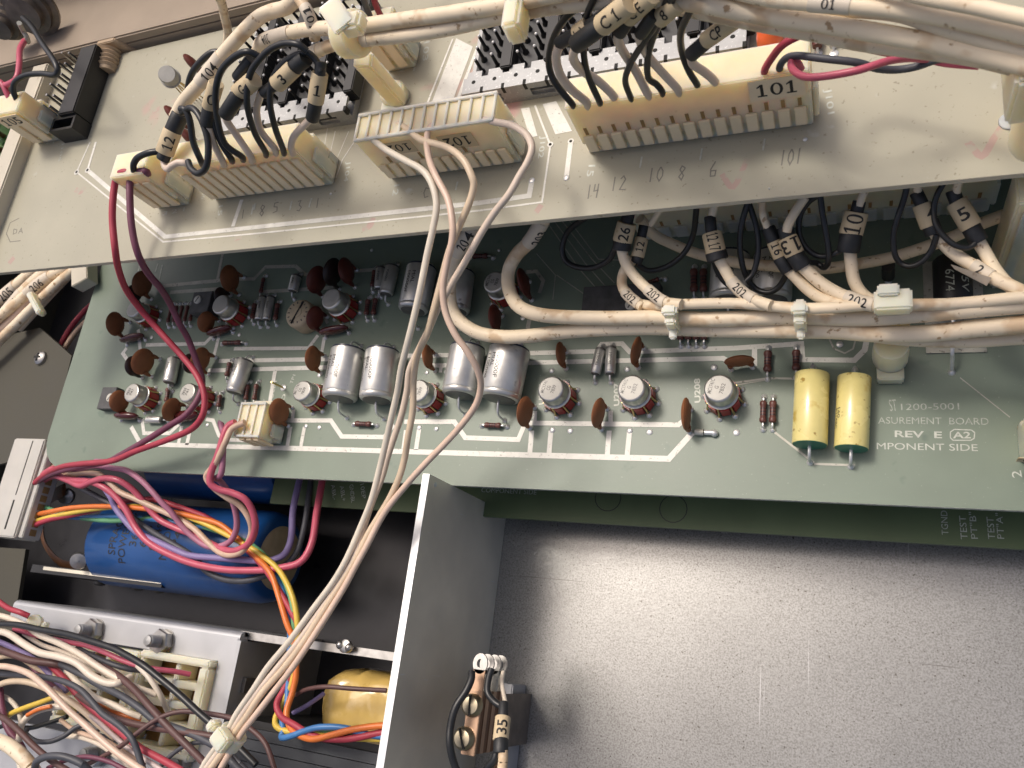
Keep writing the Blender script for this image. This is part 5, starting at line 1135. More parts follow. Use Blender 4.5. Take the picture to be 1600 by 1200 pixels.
wire('lead_wire', 'short red lead entering the left end of the 105 plug', [(-8, 122), (4, 132), (12, 148), (18, 160)], [146, 147, 149, 151], 4.6, 'pink_wire', None)

# ================================================================ lower left: plug block, blue capacitor, bracket, wiring
# pale grey multi-way plug at the left edge
t = thing('plug_block', 'pale grey multi-way plug at the left edge full of coloured wires', 'connector', P(20, 760, 240))
a = P(75, 690, 222); b = P(40, 842, 222)
yb0, yb1 = b.y, P(82, 686, 222).y; xr_ = a.x
MB().bb(xr_ - 21, xr_ - 2.4, yb0, yb1, 17.5, 28).build('housing', M['block_grey'], t, bevel=.5)
MB().bb(xr_ - 2.4, xr_ + .2, yb0 + .4, yb1 - .4, 18.5, 26.5).build('face', M['block_grey'], t, bevel=.3)
MB().bb(xr_ - 9.4, xr_ - 8.9, yb0 + 17, yb1 - 1, 27.9, 28.08).build('seam', M['hole'], t); MB().bb(xr_ - 9.6, xr_ - 8.7, yb0 + 3, yb0 + 15, 27.9, 28.08).build('seam', M['hole'], t)
cv = MB().bb(-.1, .15, -1.3, 1.3, -1.4, 1.4).build('cavity', M['nylon_shade'], t, base=V((0, 0, 0))); me = cv.data; bpy.data.objects.remove(cv)
for j in range(11):
    o = part('cavity', me, t); o.location = (V((xr_ + .22, yb0 + 3 + j * (yb1 - yb0 - 6) / 10, 22.5)) - BASE[t.name]) * S

# blue power capacitor lying on the compartment floor, with its clamp frame
hc = 254
r = 17.5; ce = P(395, 868, hc); yb_ = ce.y; x0 = P(186, 840, hc).x; x1 = P(438, 868, hc).x
t = thing('power_capacitor', 'big blue sleeved capacitor lying on its side with stamped black lettering', 'capacitor', V(((x0 + x1) / 2, yb_, HF - hc - r)))
zc = HF - hc
MB().lathe(V((x0, yb_, zc)), (1, 0, 0), [(0, r * .80), (.4, r * .93), (2, r), (x1 - x0 - 6, r), (x1 - x0 - 2.5, r * .96), (x1 - x0 - .8, r * .86), (x1 - x0, r * .70)], 48).build('sleeve', M['blue_sleeve'], t)
MB().lathe(V((x1 - .3, yb_, zc)), (1, 0, 0), [(0, r * .72), (.4, r * .68), (.45, .1)], 36).build('bare_end', M['trim_beige'], t)
MB().lathe(V((x0 - 1, yb_, zc)), (1, 0, 0), [(0, r * .78), (1.5, r * .80)], 36).build('terminal_disc', M['black_plastic'], t)
q = MB()
for s_ in (-.42, .42):
    o = V((x0 - 1, yb_ + s_ * r, zc)); q.lathe(o, (-1, 0, 0), [(0, 3.4), (1.5, 3.4), (1.6, 2.2), (5, 2.2), (5.2, .1)], 14)
q.build('terminal', M['steel'], t)
for i, s_ in enumerate(['SPRAGUE', 'POWERLYTIC', '36D', '600', '8249', 'MADE IN', 'EP4-3']):
    xx = x0 + 19 + i * 5.4; w = len(s_) * 2.9
    def fn(u, v, xx=xx, w=w):
        th = -.05 - (u - w * .35) / r                      # runs round the barrel, front to back
        return V((xx - v, yb_ + r * 1.004 * math.sin(-th) , zc + r * 1.004 * math.cos(th)))
    lettering(s_, fn, w, 3.8, M['ink'], t, 0, cut=1.2)
# second blue capacitor deeper under the green board
t = thing('power_capacitor', 'second blue capacitor mostly hidden beneath the green board', 'capacitor', P(390, 775, 250))
yy = yb_ + 38
MB().lathe(V((x0 + 18, yy, zc)), (1, 0, 0), [(0, r * .9), (2, r), (x1 - x0 - 24, r), (x1 - x0 - 20, r * .9), (x1 - x0 - 19, r * .7)], 40).build('sleeve', M['blue_sleeve'], t)
MB().lathe(V((x1 - 1.2, yy, zc)), (1, 0, 0), [(0, r * .7), (.5, r * .66), (.55, .1)], 30).build('bare_end', M['trim_beige'], t)
# clamp strap and angle of the big capacitor
t = thing('capacitor_clamp', 'dark strip clamp with bright edge along the front of the blue capacitor', 'clamp', P(200, 900, 262))
a, b = P(45, 890, 244), P(250, 912, 244)
MB().bb(a.x, b.x, a.y - .8, a.y + 2.4, HF - 285, HF - 242 - 3).build('clamp_plate', M['black_plastic'], t); MB().bb(a.x + 8, b.x, a.y + .6, a.y + 2.0, HF - 244.95, HF - 244.3).build('bright_edge', M['alu_plate'], t)
q = MB()
for x in (152, 212, 245): 
    c = P(x, 925 + (x - 152) * .1, 274); q.lathe(V((c.x, a.y - .9, c.z)), (0, -1, 0), [(0, 2.6), (1.2, 2.4), (1.8, 1.0)], 14)
q.build('rivet', M['resin'], t)
t = thing('terminal_strap', 'brown loop strap with two screws at the left end of the blue capacitor', 'strap', P(100, 830, 255))
MB().tube(smooth([P(100, 765, 236), P(78, 780, 240), P(66, 815, 245), P(70, 850, 248), P(95, 880, 250), P(125, 888, 250)], 6), 3.0, 8, .25).build('strap', M['phenolic'], t)
for p_ in ((104, 775), (124, 876)):
    MB().lathe(P(*p_, 240), V((.5, -.3, .8)), [(-3, 2.5), (0, 2.5), (.1, 3.6), (1.4, 3.2), (1.9, .2)], 16).build('screw', M['steel'], t)

# bracket at the bottom left carrying two nylon plugs
hb = 236
a = P(20, 948, hb); b = P(376, 992, hb); c = P(352, 1200, hb)
xb0, xb1, yb_t = a.x, b.x, (a.y + b.y) / 2
t = thing('bracket', 'bright aluminium bracket at the bottom left holding two ivory plugs', 'bracket', V((xb1 - 40, yb_t - 30, 14)))
# the plate is built round the two plug openings
ox0, ox1, oy0, oy1 = P(205, 1120, hb).x, P(338, 1045, hb).x, P(300, 1190, hb).y, P(240, 1016, hb).y
q = MB(); q.bb(xb0, xb1 - .8, oy1, yb_t, HF - hb - 1.6, HF - hb); q.bb(xb0, xb1 - .8, yb_t - 95, oy0, HF - hb - 1.6, HF - hb); q.bb(ox1, xb1 - .8, oy0, oy1, HF - hb - 1.6, HF - hb)
q.build('top_plate', M['bracket'], t)
q = MB()
for i in range(7):
    g0 = R(90) * i / 6; 
q.lathe(V((xb0, yb_t - .2, HF - hb - 2.2)), (1, 0, 0), [(0, 2.2), (xb1 - xb0, 2.2)], 24); q.bb(xb0, xb1, yb_t - .2 + .6, yb_t + 2.0, -35, HF - hb - 2.2); q.build('back_bend', M['bracket'], t)
q = MB(); q.bb(xb1 - .8, xb1 + .8, yb_t - 95, yb_t - 1, -35, HF - hb + .02); q.build('side_flange', M['bracket'], t)
q = MB()
for k in range(5): q.bb(xb1 + .8, xb1 + 2.4, yb_t - 18 - k * 9, yb_t - 13 - k * 9, 4, 9)
q.build('side_tab', M['resin'], t)
def stud(px, py, lab):
    c = P(px, py, hb); t = thing('screw_stud', lab, 'screw', c, 'threaded studs with hexagon nuts')
    MB().lathe(c, UP, [(0, 4.6), (.5, 4.6)], 24).build('washer', M['steel'], t)
    MB().lathe(c, UP, [(.5, 4.3), (.9, 4.5), (3.2, 4.5), (3.6, 4.1)], 6, .3).build('nut', M['steel'], t)
    MB().lathe(c, UP, [(3.6, 2.0)] + [z for i in range(6) for z in ((3.7 + i * .8, 2.15), (4.1 + i * .8, 1.75))] + [(8.6, 1.7), (8.9, .1)], 18).build('thread', M['alu_frame'], t)
stud(150, 986, 'threaded stud with nut, left one on top of the aluminium bracket'); stud(258, 1003, 'threaded stud with nut, right one on top of the aluminium bracket')
stud(160, 1176, 'threaded stud with nut low on the bracket behind crossing wires'); stud(284, 1194, 'threaded stud with nut at the bottom edge of the picture')
def panel_plug(lab, x0, x1, y0, y1, grp):
    t = thing('panel_plug', lab, 'connector', V(((x0 + x1) / 2, y0, 14)), grp); z = HF - hb
    q = MB(); q.bb(x0, x1, y0, y0 + 2.6, z - 6, z + 4); q.bb(x0, x1, y1 - 2.6, y1, z - 6, z + 4); q.bb(x0, x0 + 2.4, y0 + 2.6, y1 - 2.6, z - 6, z + 3.98); q.bb(x1 - 4, x1, y0 + 2.6, y1 - 2.6, z - 6, z + 3.98)
    q.build('frame', M['nylon_pale'], t, bevel=.6)
    q = MB(); w = (x1 - x0 - 6.4)
    for k in range(1, 4):
        yy = y0 + 2.6 + (y1 - y0 - 5.2) * k / 4; q.bb(x0 + 2.4, x1 - 4, yy - 1.3, yy + 1.3, z - 8, z + 1.6)
    q.bb(x0 + 2.4 + w * .5, x0 + 4.6 + w * .5, y0 + 2.6, y1 - 2.6, z - 8.01, z + 1.4)
    q.build('chamber_wall', M['nylon_pale'], t, bevel=.4)
    MB().bb(x0 + .5, x1 - .5, y0 + .5, y1 - .5, z - 10, z - 8.2).build('backing', M['nylon_shade'], t)
mid = (ox0 + ox1) / 2
panel_plug('ivory panel plug, right one in the bracket with a red lead ending in it', P(222, 1060, hb).x, ox1 - .05, oy0 + .05, oy1 - .05, 'ivory plugs in the bracket')
panel_plug('ivory panel plug, left one in the bracket buried under wires', P(108, 1060, hb).x, P(222, 1060, hb).x - .4, oy0 + 3, oy1 - 1, 'ivory plugs in the bracket')
# rail strip between bracket and divider, with a wing nut like screw
a = P(376, 992, 240); b = P(616, 1034, 240)
t = thing('support_strip', 'thin grey metal strip bridging the dark gap to the divider plate', 'metal strip', V(((a.x + b.x) / 2, a.y, -10)))
MB().bb(a.x, XP - 1.3, a.y - 1.2, a.y + 1.4, HF - 241.5, HF - 240).build('strip', M['steel'], t)
MB().bb(a.x, XP - 1.3, a.y - 1.4, a.y - 1.15, -30, HF - 241.6).build('apron', M['black_plastic'], t)
c = P(542, 1010, 239); q = MB(); q.lathe(c, UP, [(0, 2.2), (1.4, 2.2), (1.8, 1.4)], 14); q.ball(c + V((-1.8, .2, 1.2)), 1.5); q.ball(c + V((1.8, -.2, 1.2)), 1.5); q.build('wing_nut', M['steel'], t)
# transformer: black laminations and amber taped coil
a = P(372, 1130, 236); b = P(600, 1170, 236); yl = (P(430, 1138, 236).y + P(590, 1168, 236).y) / 2
t = thing('transformer', 'transformer with amber taped coil and black laminated core beside the divider plate', 'transformer', V(((a.x + XP) / 2, yl - 20, -35)))
q = MB()
for k in range(12): q.bb(a.x, XP - 1.5, yl - 1.5 - k * 3.4 - 3.2, yl - 1.5 - k * 3.4 - .05, -35, HF - 236 - .12 * (k % 2))
q.build('lamination', M['lamination'], t)
MB().bb(a.x - 1, XP - 1.6, yl - 1.5, yl + .8, -35, HF - 237.4).build('core_edge', M['black_plastic'], t)
ca = P(484, 1120, 243); xcl = ca.x
prof = []
q = MB(); n = 22
secs = [(0, .55), (1.2, .74), (2.8, .88), (5, .95), (8, .985), (11, .97), (14, 1.03), (17, .99), (20, 1.04), (23, 1.0), (27, 1.02), (60, 1.0)]
for i, (dx, k) in enumerate(secs):
    for j in range(n):
        g = 2 * math.pi * j / n; cy, cz = yl + 9.5, -12
        sx = math.copysign(abs(math.cos(g)) ** .55, math.cos(g)); sz = math.copysign(abs(math.sin(g)) ** .6, math.sin(g))
        q.v.append(V((xcl + dx + .6 * math.sin(3 * g), cy + 11.5 * k * sx + .5 * math.sin(2 * i + 3 * g), cz + 18.5 * k * sz * (1 - .006 * dx) + .8 * math.sin(5 * g + i) + random.uniform(-.35, .35))))
for i in range(len(secs) - 1):
    for j in range(n): q.f.append((i * n + j, (i + 1) * n + j, (i + 1) * n + (j + 1) % n, i * n + (j + 1) % n))
q.f.append(tuple(range(n)))
xm = XP - 1.6
q.v = [V((min(v.x, xm), v.y, v.z)) for v in q.v]
q.build('taped_coil', M['coil_tape'], t, ang=70)

# terminal stack at the foot of the divider plate
t = thing('leaf_switch', 'leaf switch stack with two slotted screws standing right of the divider plate', 'switch', P(760, 1130, 245))
f0 = P(716, 1180, 214); f1 = P(756, 1080, 214)
xa, xb_, ya, yb2 = f0.x + .6, P(752, 1090, 214).x, P(730, 1180, 214).y, P(740, 1078, 214).y
zt = HF - 214
MB().bb(xa, xb_, ya, yb2, zt - 1.2, zt).build('top_plate', M['copper'], t, bevel=.15)
for i in range(7):
    mm_ = 'phenolic' if i % 2 == 0 else 'copper'
    MB().bb(xa + .3, xb_ - (.1 if i % 2 else .3), ya + .4, yb2 - .2, zt - 3.6 - i * 2.4 + .1, zt - 1.25 - i * 2.4).build('insulator' if i % 2 == 0 else 'leaf', M[mm_], t)
for i, (dx, rot, mm_) in enumerate([(.25, 0, 'copper'), (.62, .0, 'tin_dull'), (.85, 0, 'tin_dull'), (1.08, 0, 'tin_dull')]):
    zz = zt - .8 - i * 4.9; xx = xa + 2.2 + (xb_ - xa - 4.4) * (.12 + .3 * (i % 2)); w = 1.7
    MB().bb(xx - w, xx + w, yb2 - .1, yb2 + 5.4, zz - .35, zz + .35).build('tag', M[mm_], t)
    q = MB(); k = 14; ri, ro = 1.0, 2.2; oo = V((xx, yb2 + 7.0, zz))
    for z_ in (-.35, .35):
        for j in range(k):
            g = 2 * math.pi * j / k
            for rr in (ri, ro): q.v.append(oo + V((math.cos(g) * rr, math.sin(g) * rr * 1.25, z_)))
    for j in range(k):
        a_, b_ = 2 * j, 2 * ((j + 1) % k); o_ = 2 * k
        q.f += [(o_ + a_, o_ + a_ + 1, o_ + b_ + 1, o_ + b_), (a_, b_, b_ + 1, a_ + 1), (a_ + 1, b_ + 1, o_ + b_ + 1, o_ + a_ + 1), (a_, o_ + a_, o_ + b_, b_)]
    q.build('eyelet', M['steel'], t)
for (px, py, an) in ((735, 1102, R(95)), (722, 1154, R(112))):
    c = P(px, py, 212.5); MB().lathe(V((c.x, c.y, zt)), UP, [(0, 3.1), (.9, 3.0), (1.8, 2.2), (2.1, .1)], 24).build('screw', M['brass_screw'], t)
    MB().box(V((c.x, c.y, zt + 1.75)), (5.2, .55, .8), (V((math.cos(an), math.sin(an), 0)), V((-math.sin(an), math.cos(an), 0)), UP)).build('screw_slot', M['hole'], t)
bx = P(816, 1070, 258); 
MB().bb(P(800, 1120, 240).x - 9, bx.x, bx.y - 45, bx.y, -11.9, 0).build('mounting_foot', M['bracket'], t, bevel=.4)
MB().bb(P(800, 1120, 240).x - 6, bx.x - 4, bx.y - 30, bx.y - 7, -.05, .2).build('foot_window', M['phenolic'], t)
MB().bb(xa + .6, xb_ - 3.5, ya, yb2 - 1.2, -11.9, zt - 3.6 - 6 * 2.4 + .05).build('stack_base', M['jack'], t)
GZ = 'leads on the leaf switch'
wire('lead_wire', 'black lead curving down the left side of the leaf switch', [(737, 1050), (736, 1062), (728, 1080), (712, 1105), (704, 1135), (703, 1165), (712, 1200), (725, 1220)], [211, 210, 209, 208, 208, 208, 210, 212], 6, 'black_wire', GZ, n=12)
t = thing('tagged_lead', 'shielded lead marked 35 on the right side of the leaf switch', 'cable', P(790, 1120, 215), GZ)
wire('drain_wire', None, [(768, 1045), (763, 1062), (762, 1082), (772, 1096), (784, 1104)], [214, 213, 212, 212, 212], 5.5, 'black_wire', parent=t)
wire('core', None, [(786, 1050), (784, 1066), (787, 1085), (790, 1100)], [220, 218, 216, 213], 3.5, 'white_wire', parent=t)
sleeve(t, 'heat_shrink', (787, 1098), (786, 1124), 212, 210, 8, HSK); sleeve(t, 'marker', (786, 1120), (782, 1158), 210, 208, 12.5, 'paper', '35', 'along', -1, .7); sleeve(t, 'heat_shrink', (783, 1154), (782, 1178), 208, 207, 12, HSK)
wire('jacket', None, [(786, 1172), (786, 1190), (782, 1220)], [207, 207, 207], 8, 'white_cable', parent=t); wire('drain_wire', None, [(776, 1174), (772, 1188), (762, 1200), (752, 1216)], [207, 207, 208, 210], 6, 'black_wire', parent=t)

# ---- coloured wires from the grey plug
GC = 'coloured wires of the grey plug'
CW5 = [
 ('mauve wire from the top of the grey plug', 'mauve_wire', '265,140 300,155 360,210 430,255 520,275 620,280 700,290', (0, 650), [227.5, 229, 226, 222, 220, 219, 219], 4.6),
 ('second mauve wire arching high over the others to the blue capacitor', 'mauve_wire', '270,150 330,210 400,285 460,335 520,325 600,310 700,325 790,340 880,400 950,470 1010,540 1070,600 1130,680 1210,760 1300,815 1390,810 1450,770 1480,690 1470,590 1430,480 1370,400 1355,390 1385,350 1395,200 1400,120 1380,50 1385,35', (0, 650), [227.5, 229, 226, 222, 219, 217, 216, 216, 217, 219, 221, 224, 227, 229, 229, 228, 226, 223, 218, 213, 210, 208, 206, 205, 204, 204], 4.6),
 ('cream wire from the grey plug curling up to the small translucent plug', 'tan_wire', '255,265 310,300 370,345 450,365 540,355 620,365 690,420 750,475 850,520 950,565 1050,610 1130,650 1220,710 1300,790 1370,850 1440,870 1520,840 1570,740 1560,650 1500,560 1420,510 1340,450 1290,380 1330,320 1370,250 1410,160 1450,80 1530,40', (0, 650), [227.5, 228, 225, 222, 220, 219, 219, 221, 223, 225, 226, 227, 228, 228, 228, 226, 224, 220, 217, 213, 210, 208, 206, 205, 204, 204, 204], 4.8),
 ('pink-red wire from the grey plug looping beneath the small translucent plug', 'pink_wire', '215,450 280,400 340,375 420,400 500,435 560,415 640,390 720,395 790,430 860,490 930,580 1000,650 1100,700 1200,740 1300,790 1400,835 1480,840 1560,790 1595,700 1580,600 1530,520 1450,480 1370,460 1315,420 1320,350 1360,250 1400,120 1430,60 1470,40', (0, 650), [227.5, 226, 222, 220, 219, 218, 217, 217, 219, 222, 225, 227, 228, 229, 229, 228, 226, 223, 219, 216, 213, 211, 209, 207, 206, 205, 204, 204, 204], 5.2),
 ('red wire from the grey plug running low across the blue capacitor', 'pink_wire', '190,440 240,390 330,330 350,370 450,400 560,410 640,440 720,500 790,590 850,700 930,790 1050,860 1200,920 1400,960 1600,965 1750,950 1880,910 1950,790 1980,600 2010,430 2030,330', (0, 650), [227.5, 226, 222, 221, 220, 219, 219, 221, 223, 225, 226, 227, 228, 229, 230, 231, 232, 233, 236, 239, 241], 5.4),
 ('violet wire from the grey plug dropping steeply across the blue capacitor', 'violet_wire', '280,205 330,260 400,330 520,390 620,420 690,500 720,570 780,650 860,730 980,785 1100,840 1200,875 1400,890 1600,905 1700,900 1780,860 1820,760 1830,600 1860,450 1890,330', (0, 650), [227.5, 228, 225, 223, 221, 222, 224, 225, 226, 227, 228, 229, 230, 231, 232, 234, 236, 238, 240, 242], 5.2),
 ('slate wire from the grey plug slipping below the violet one', 'slate_wire', '240,325 310,330 420,400 600,500 780,600 900,690 1030,770 1150,840 1230,900 1290,970 1400,1020 1530,1030 1650,1000 1760,950 1850,860 1900,700 1930,500 1950,350', (0, 650), [227.5, 229, 227, 227, 228, 229, 229, 230, 231, 232, 233, 233, 234, 236, 238, 240, 242, 243], 4.8),
 ('green wire from the grey plug crossing to the divider plate', 'green_wire', '175,510 240,545 330,590 500,635 700,655 850,645 980,640 1150,670 1300,700 1430,745 1560,800 1650,870 1740,960 1800,1080 1830,1200 1835,1400 1800,1650 1760,1780 1750,1860 1780,1930 1880,1960 2000,1970 2200,1990 2450,1990', (0, 650), [227.5, 230, 230, 231, 231, 231, 231, 232, 232, 232, 232, 232, 231, 230, 230, 231, 232, 232, 231, 230, 229, 229, 229, 230], 4.4),
 ('blue wire from the grey plug crossing the blue capacitor', 'blue_wire', '150,565 260,595 400,625 520,635 700,625 900,640 1050,660 1200,685 1400,715 1520,790 1620,880 1720,1000 1780,1130 1810,1300 1810,1500 1800,1700 1790,1860 1765,1900 1770,1965 1760,2010 1820,2000 1900,1970 2000,1945 2150,1950 2300,1990 2450,2010', (0, 650), [227.5, 230, 230, 231, 231, 231, 231, 232, 232, 233, 233, 232, 231, 231, 231, 231, 230, 229, 228, 227, 226, 226, 226, 227, 228, 229], 4.6),
 ('orange wire from the grey plug, uppermost across the blue capacitor', 'orange_wire', '120,625 200,620 330,595 440,575 600,565 800,570 950,585 1100,605 1250,640 1380,680 1500,780 1600,880 1690,980 1740,1120 1790,1290 1840,1420 1850,1600 1830,1720 1790,1850 1810,1940 1860,1990 1950,2020 2050,2000 2200,1960 2350,1938 2470,1932', (0, 650), [227.5, 228, 226, 225, 225, 225, 226, 227, 228, 229, 230, 230, 229, 229, 229, 230, 230, 230, 229, 228, 227, 226, 226, 226, 227, 228], 4.6),
 ('yellow wire from the grey plug', 'yellow_wire', '115,690 200,665 300,635 450,605 600,580 780,565 900,570 1060,600 1250,660 1450,760 1560,820 1650,880 1740,960 1810,1080 1850,1220 1860,1400 1830,1650 1760,1800 1720,1900 1740,1950 1820,1975 1950,1990 2150,2010 2450,2020', (0, 650), [227.5, 228, 227, 226, 226, 226, 227, 228, 229, 230, 230, 230, 230, 229, 229, 230, 231, 231, 229, 228, 228, 228, 229, 230], 4.4),
 ('red wire from the lowest cavity of the grey plug', 'red_wire', '80,755 180,700 300,650 450,620 620,580 760,535 900,520 1000,530 1150,580 1300,640 1450,740 1560,850 1660,960 1750,1100 1830,1240 1870,1350 1850,1550 1780,1700 1730,1800 1760,1880 1840,1930 1960,2000 2080,2020 2200,2015 2350,1985 2460,1970', (0, 650), [227.5, 228, 227, 227, 228, 229, 229, 229, 230, 231, 231, 231, 230, 230, 230, 231, 231, 231, 229, 228, 227, 227, 227, 227, 228, 229], 4.8)]
for lab, mm_, s_, off, hs, rp in CW5:
    wire('lead_wire', lab, px4(s_, *off), hs, rp, mm_, GC, step=5)
wire('lead_wire', 'brown wire passing over the amber taped coil to the divider', [(462, 1086), (480, 1077), (510, 1073), (550, 1076), (604, 1079)], [233, 232, 230, 231, 233], 3.6, 'brown_wire')
wire('lead_wire', 'dark violet wire in the gap beside the amber coil', [(458, 1114), (475, 1105), (492, 1094), (506, 1084)], [238, 238, 240, 243], 3.6, 'violet_wire')

# ---- the nest of wires at the bottom left
GN = 'nest of wires in the bottom left corner'
NB = [
 ('long black wire crossing the nest from left to the tie', 'black_wire', '-60,300 100,305 250,335 420,365 560,405 700,450 800,500 900,560 1000,640 1120,740 1250,860 1380,970 1480,1060 1600,1180', 7.5, [216, 215, 214, 213, 212, 212, 212, 212, 213, 214, 215, 216, 217, 218]),
 ('white wire directly below the black one at upper left of the nest', 'white_wire', '-60,235 60,265 170,315 250,370 370,420 500,490 620,570 740,640 860,700 980,740', 7, [222, 221, 220, 219, 219, 219, 220, 221, 223, 226]),
 ('white wire sagging through the centre of the nest', 'white_wire', '-60,335 50,360 150,425 250,480 370,505 480,545 570,620 660,665 740,670 820,630', 8, [217, 216, 216, 216, 216, 217, 218, 219, 220, 224]),
 ('bright red wire entering the right panel plug', 'pink_wire', '90,330 220,370 330,395 430,415 540,435 660,480 760,525 860,560 960,580 1080,595 1190,615', 5.5, [224, 223, 222, 221, 221, 221, 222, 223, 224, 227, 231]),
 ('red wire near the nylon stub in the upper left of the nest', 'red_wire', '-20,150 50,200 120,225 180,250', 6, [226, 225, 224, 226]),
 ('dark red wire running diagonally down to the bottom edge', 'red_wire', '300,540 400,640 520,780 640,880 760,980 870,1070 1000,1140 1140,1220', 7.5, [223, 222, 222, 222, 222, 221, 221, 221]),
 ('brown wire slanting from the left edge to beneath the tie', 'brown_wire', '-60,440 80,490 200,530 330,545 400,560', 8, [220, 219, 219, 220, 222]),
 ('thick brown wire passing under the white ones to lower right', 'brown_wire', '640,560 760,640 850,720 940,820 1040,930 1150,1040 1260,1150 1340,1240', 8, [223, 221, 220, 219, 219, 219, 220, 221]),
 ('brown wire across the middle of the right panel plug', 'brown_wire', '480,740 600,820 700,880 820,920 950,945 1080,965 1220,985 1360,1010 1480,1060', 7.5, [222, 221, 221, 221, 221, 220, 220, 221, 223]),
 ('brown wire rising from the bottom to behind the tie', 'brown_wire', '520,1190 640,1130 760,1060 860,980 950,915 1050,865 1160,845 1300,860 1450,890 1560,950 1660,1050 1720,1220', 5.5, [219, 218, 217, 217, 218, 219, 220, 221, 222, 223, 223, 223]),
 ('pale pink wire rolling down the left of the nest', 'peach_wire', '-60,560 60,570 180,610 280,690 360,770 440,850 520,920 620,1010 740,1110 900,1220', 7, [212, 211, 211, 211, 212, 213, 214, 215, 216, 217]),
 ('slate wire diagonal through the nest to the bottom edge', 'slate_wire', '-60,610 120,620 260,630 400,660 500,710 570,780 640,860 740,930 820,1010 860,1100 900,1230', 6.5, [218, 217, 217, 216, 216, 216, 216, 216, 216, 217, 218]),
 ('slate blue wire under the right half of the nest', 'slate_wire', '380,550 500,610 640,690 760,750 880,830 980,910 1100,950 1250,1010 1370,1080 1450,1160 1520,1230', 8, [221, 220, 220, 219, 219, 220, 220, 220, 220, 221, 222]),
 ('white wire with yellow stripe at the left of the nest', 'cream_wire', '-40,690 60,660 160,660 260,690 340,730 420,770 520,840 620,930 720,1010', 7, [219, 218, 217, 218, 219, 220, 222, 223, 224]),
 ('yellow wire with dark dots at the left of the nest', 'yellow_wire', '40,880 90,850 180,815 280,780 380,740', 6, [223, 222, 221, 221, 222]),
 ('white wire forming a hook at the left of the nest', 'white_wire', '110,1080 125,980 140,920 200,860 290,825 400,815', 7, [220, 219, 218, 218, 219, 221]),
 ('grey wire ring lying at the left of the nest', 'slate_wire', '170,960 160,985 220,1030 310,1035 400,1000 470,950 520,930', 5.5, [222, 221, 220, 220, 221, 222, 223]),
 ('slate wire hooping at the bottom left corner', 'slate_wire', '215,1220 230,1160 290,1130 370,1125 450,1145 520,1180 570,1230', 8, [212, 210, 209, 209, 210, 211, 213]),
 ('plum wire falling down the left edge', 'plum_wire', '0,700 10,800 30,900 60,970 130,1060 160,1140 170,1220', 7, [222, 221, 220, 220, 220, 220, 220]),
 ('brown wire crossing the lower left corner', 'brown_wire', '-60,850 40,900 130,980 220,1070 330,1160 430,1220', 6.5, [215, 214, 213, 213, 213, 213]),
 ('fat white cable in the bottom left corner', 'white_cable', '-60,1010 40,1050 120,1110 190,1190 230,1260', 15, [212, 211, 211, 212, 213]),
 ('white wire looping beside the red stripe in the middle of the nest', 'white_wire', '420,590 500,680 600,760 700,800 800,850 880,880', 6.5, [223, 222, 221, 222, 223, 225]),
 ('white wire bending down into the right panel plug', 'white_wire', '860,560 920,620 970,690 1010,760 1045,840', 6, [222, 222, 223, 225, 229]),
 ('dark grey wire at the top of the nest entering the left panel plug', 'slate_wire', '480,450 580,500 700,550 800,580 880,590', 6, [223, 223, 223, 225, 228]),
 ('pale violet wire deep on the left of the nest', 'violet_wire', '-60,390 40,430 120,470 180,500 260,560 340,640 420,720', 6, [225, 224, 223, 223, 224, 225, 226]),
 ('orange-white wire end in the centre of the nest', 'orange_wire', '600,800 700,850 800,880 880,900', 5.5, [226, 225, 226, 229]),
 ('second orange-striped wire tip left of the hook', 'orange_wire', '170,870 240,835 320,815', 4.5, [217, 217, 218]),
 ('black wire peeking below the left panel plug', 'black_wire', '500,880 560,920 620,960', 8, [226, 226, 227])]
NB += [('thin white wire under the black one near the nylon stub', 'white_wire', '150,360 260,430 380,470 500,520 640,600 760,690 860,790', 5, [226, 225, 224, 224, 224, 225, 227]),
 ('thin maroon wire deep in the left of the nest', 'plum_wire', '90,440 200,560 260,640 340,700 420,790', 6, [227, 226, 226, 226, 227]),
 ('tan wire near the foot of the left panel plug', 'tan_wire', '380,900 460,960 560,1000 660,1030 760,1090 900,1180', 5, [225, 224, 223, 223, 222, 221]),
 ('thin grey wire rising from the bottom edge left of the tie', 'slate_wire', '980,1220 1060,1130 1160,1060 1280,1040 1400,1090 1500,1170 1560,1230', 5, [222, 222, 222, 222, 222, 222, 223]),
 ('cream wire deep beneath the brown one at the left edge', 'cream_wire', '-60,520 60,500 140,520 240,580 330,620 430,690 540,760', 5.5, [226, 225, 225, 225, 225, 226, 227]),
 ('dirty white wire along the left edge of the nest', 'grey_white_wire', '-60,730 40,760 110,830 130,920 120,1020 110,1120 130,1230', 5, [225, 224, 223, 223, 223, 222, 221]),
 ('thin red-brown wire in the lower middle of the nest', 'plum_wire', '300,1200 420,1150 540,1130 680,1160 800,1220', 5, [217, 216, 216, 217, 218]),
 ('pale wire threading between the two studs below', 'pinkish_wire', '340,700 460,800 600,900 700,990 820,1090 960,1180 1040,1230', 5, [224, 223, 222, 221, 221, 221, 221]),
 ('black wire in the depths above the bottom left cable', 'black_wire', '-60,960 60,930 180,950 300,920 420,880', 5, [228, 227, 227, 227, 228]),
 ('white wire under the dark red diagonal', 'white_wire', '420,1000 520,1010 640,1060 760,1150 840,1230', 6, [226, 225, 224, 224, 224])]
for lab, mm_, s_, rp, hs in NB:
    wire('lead_wire', lab, px4(s_, 0, 900), [h - 4 for h in hs], rp / 1.4, mm_, GN, step=5)
t = thing('nylon_stub', 'small ivory nylon wire clip at the upper left of the wire nest', 'wire clip', P(52, 970, 228))
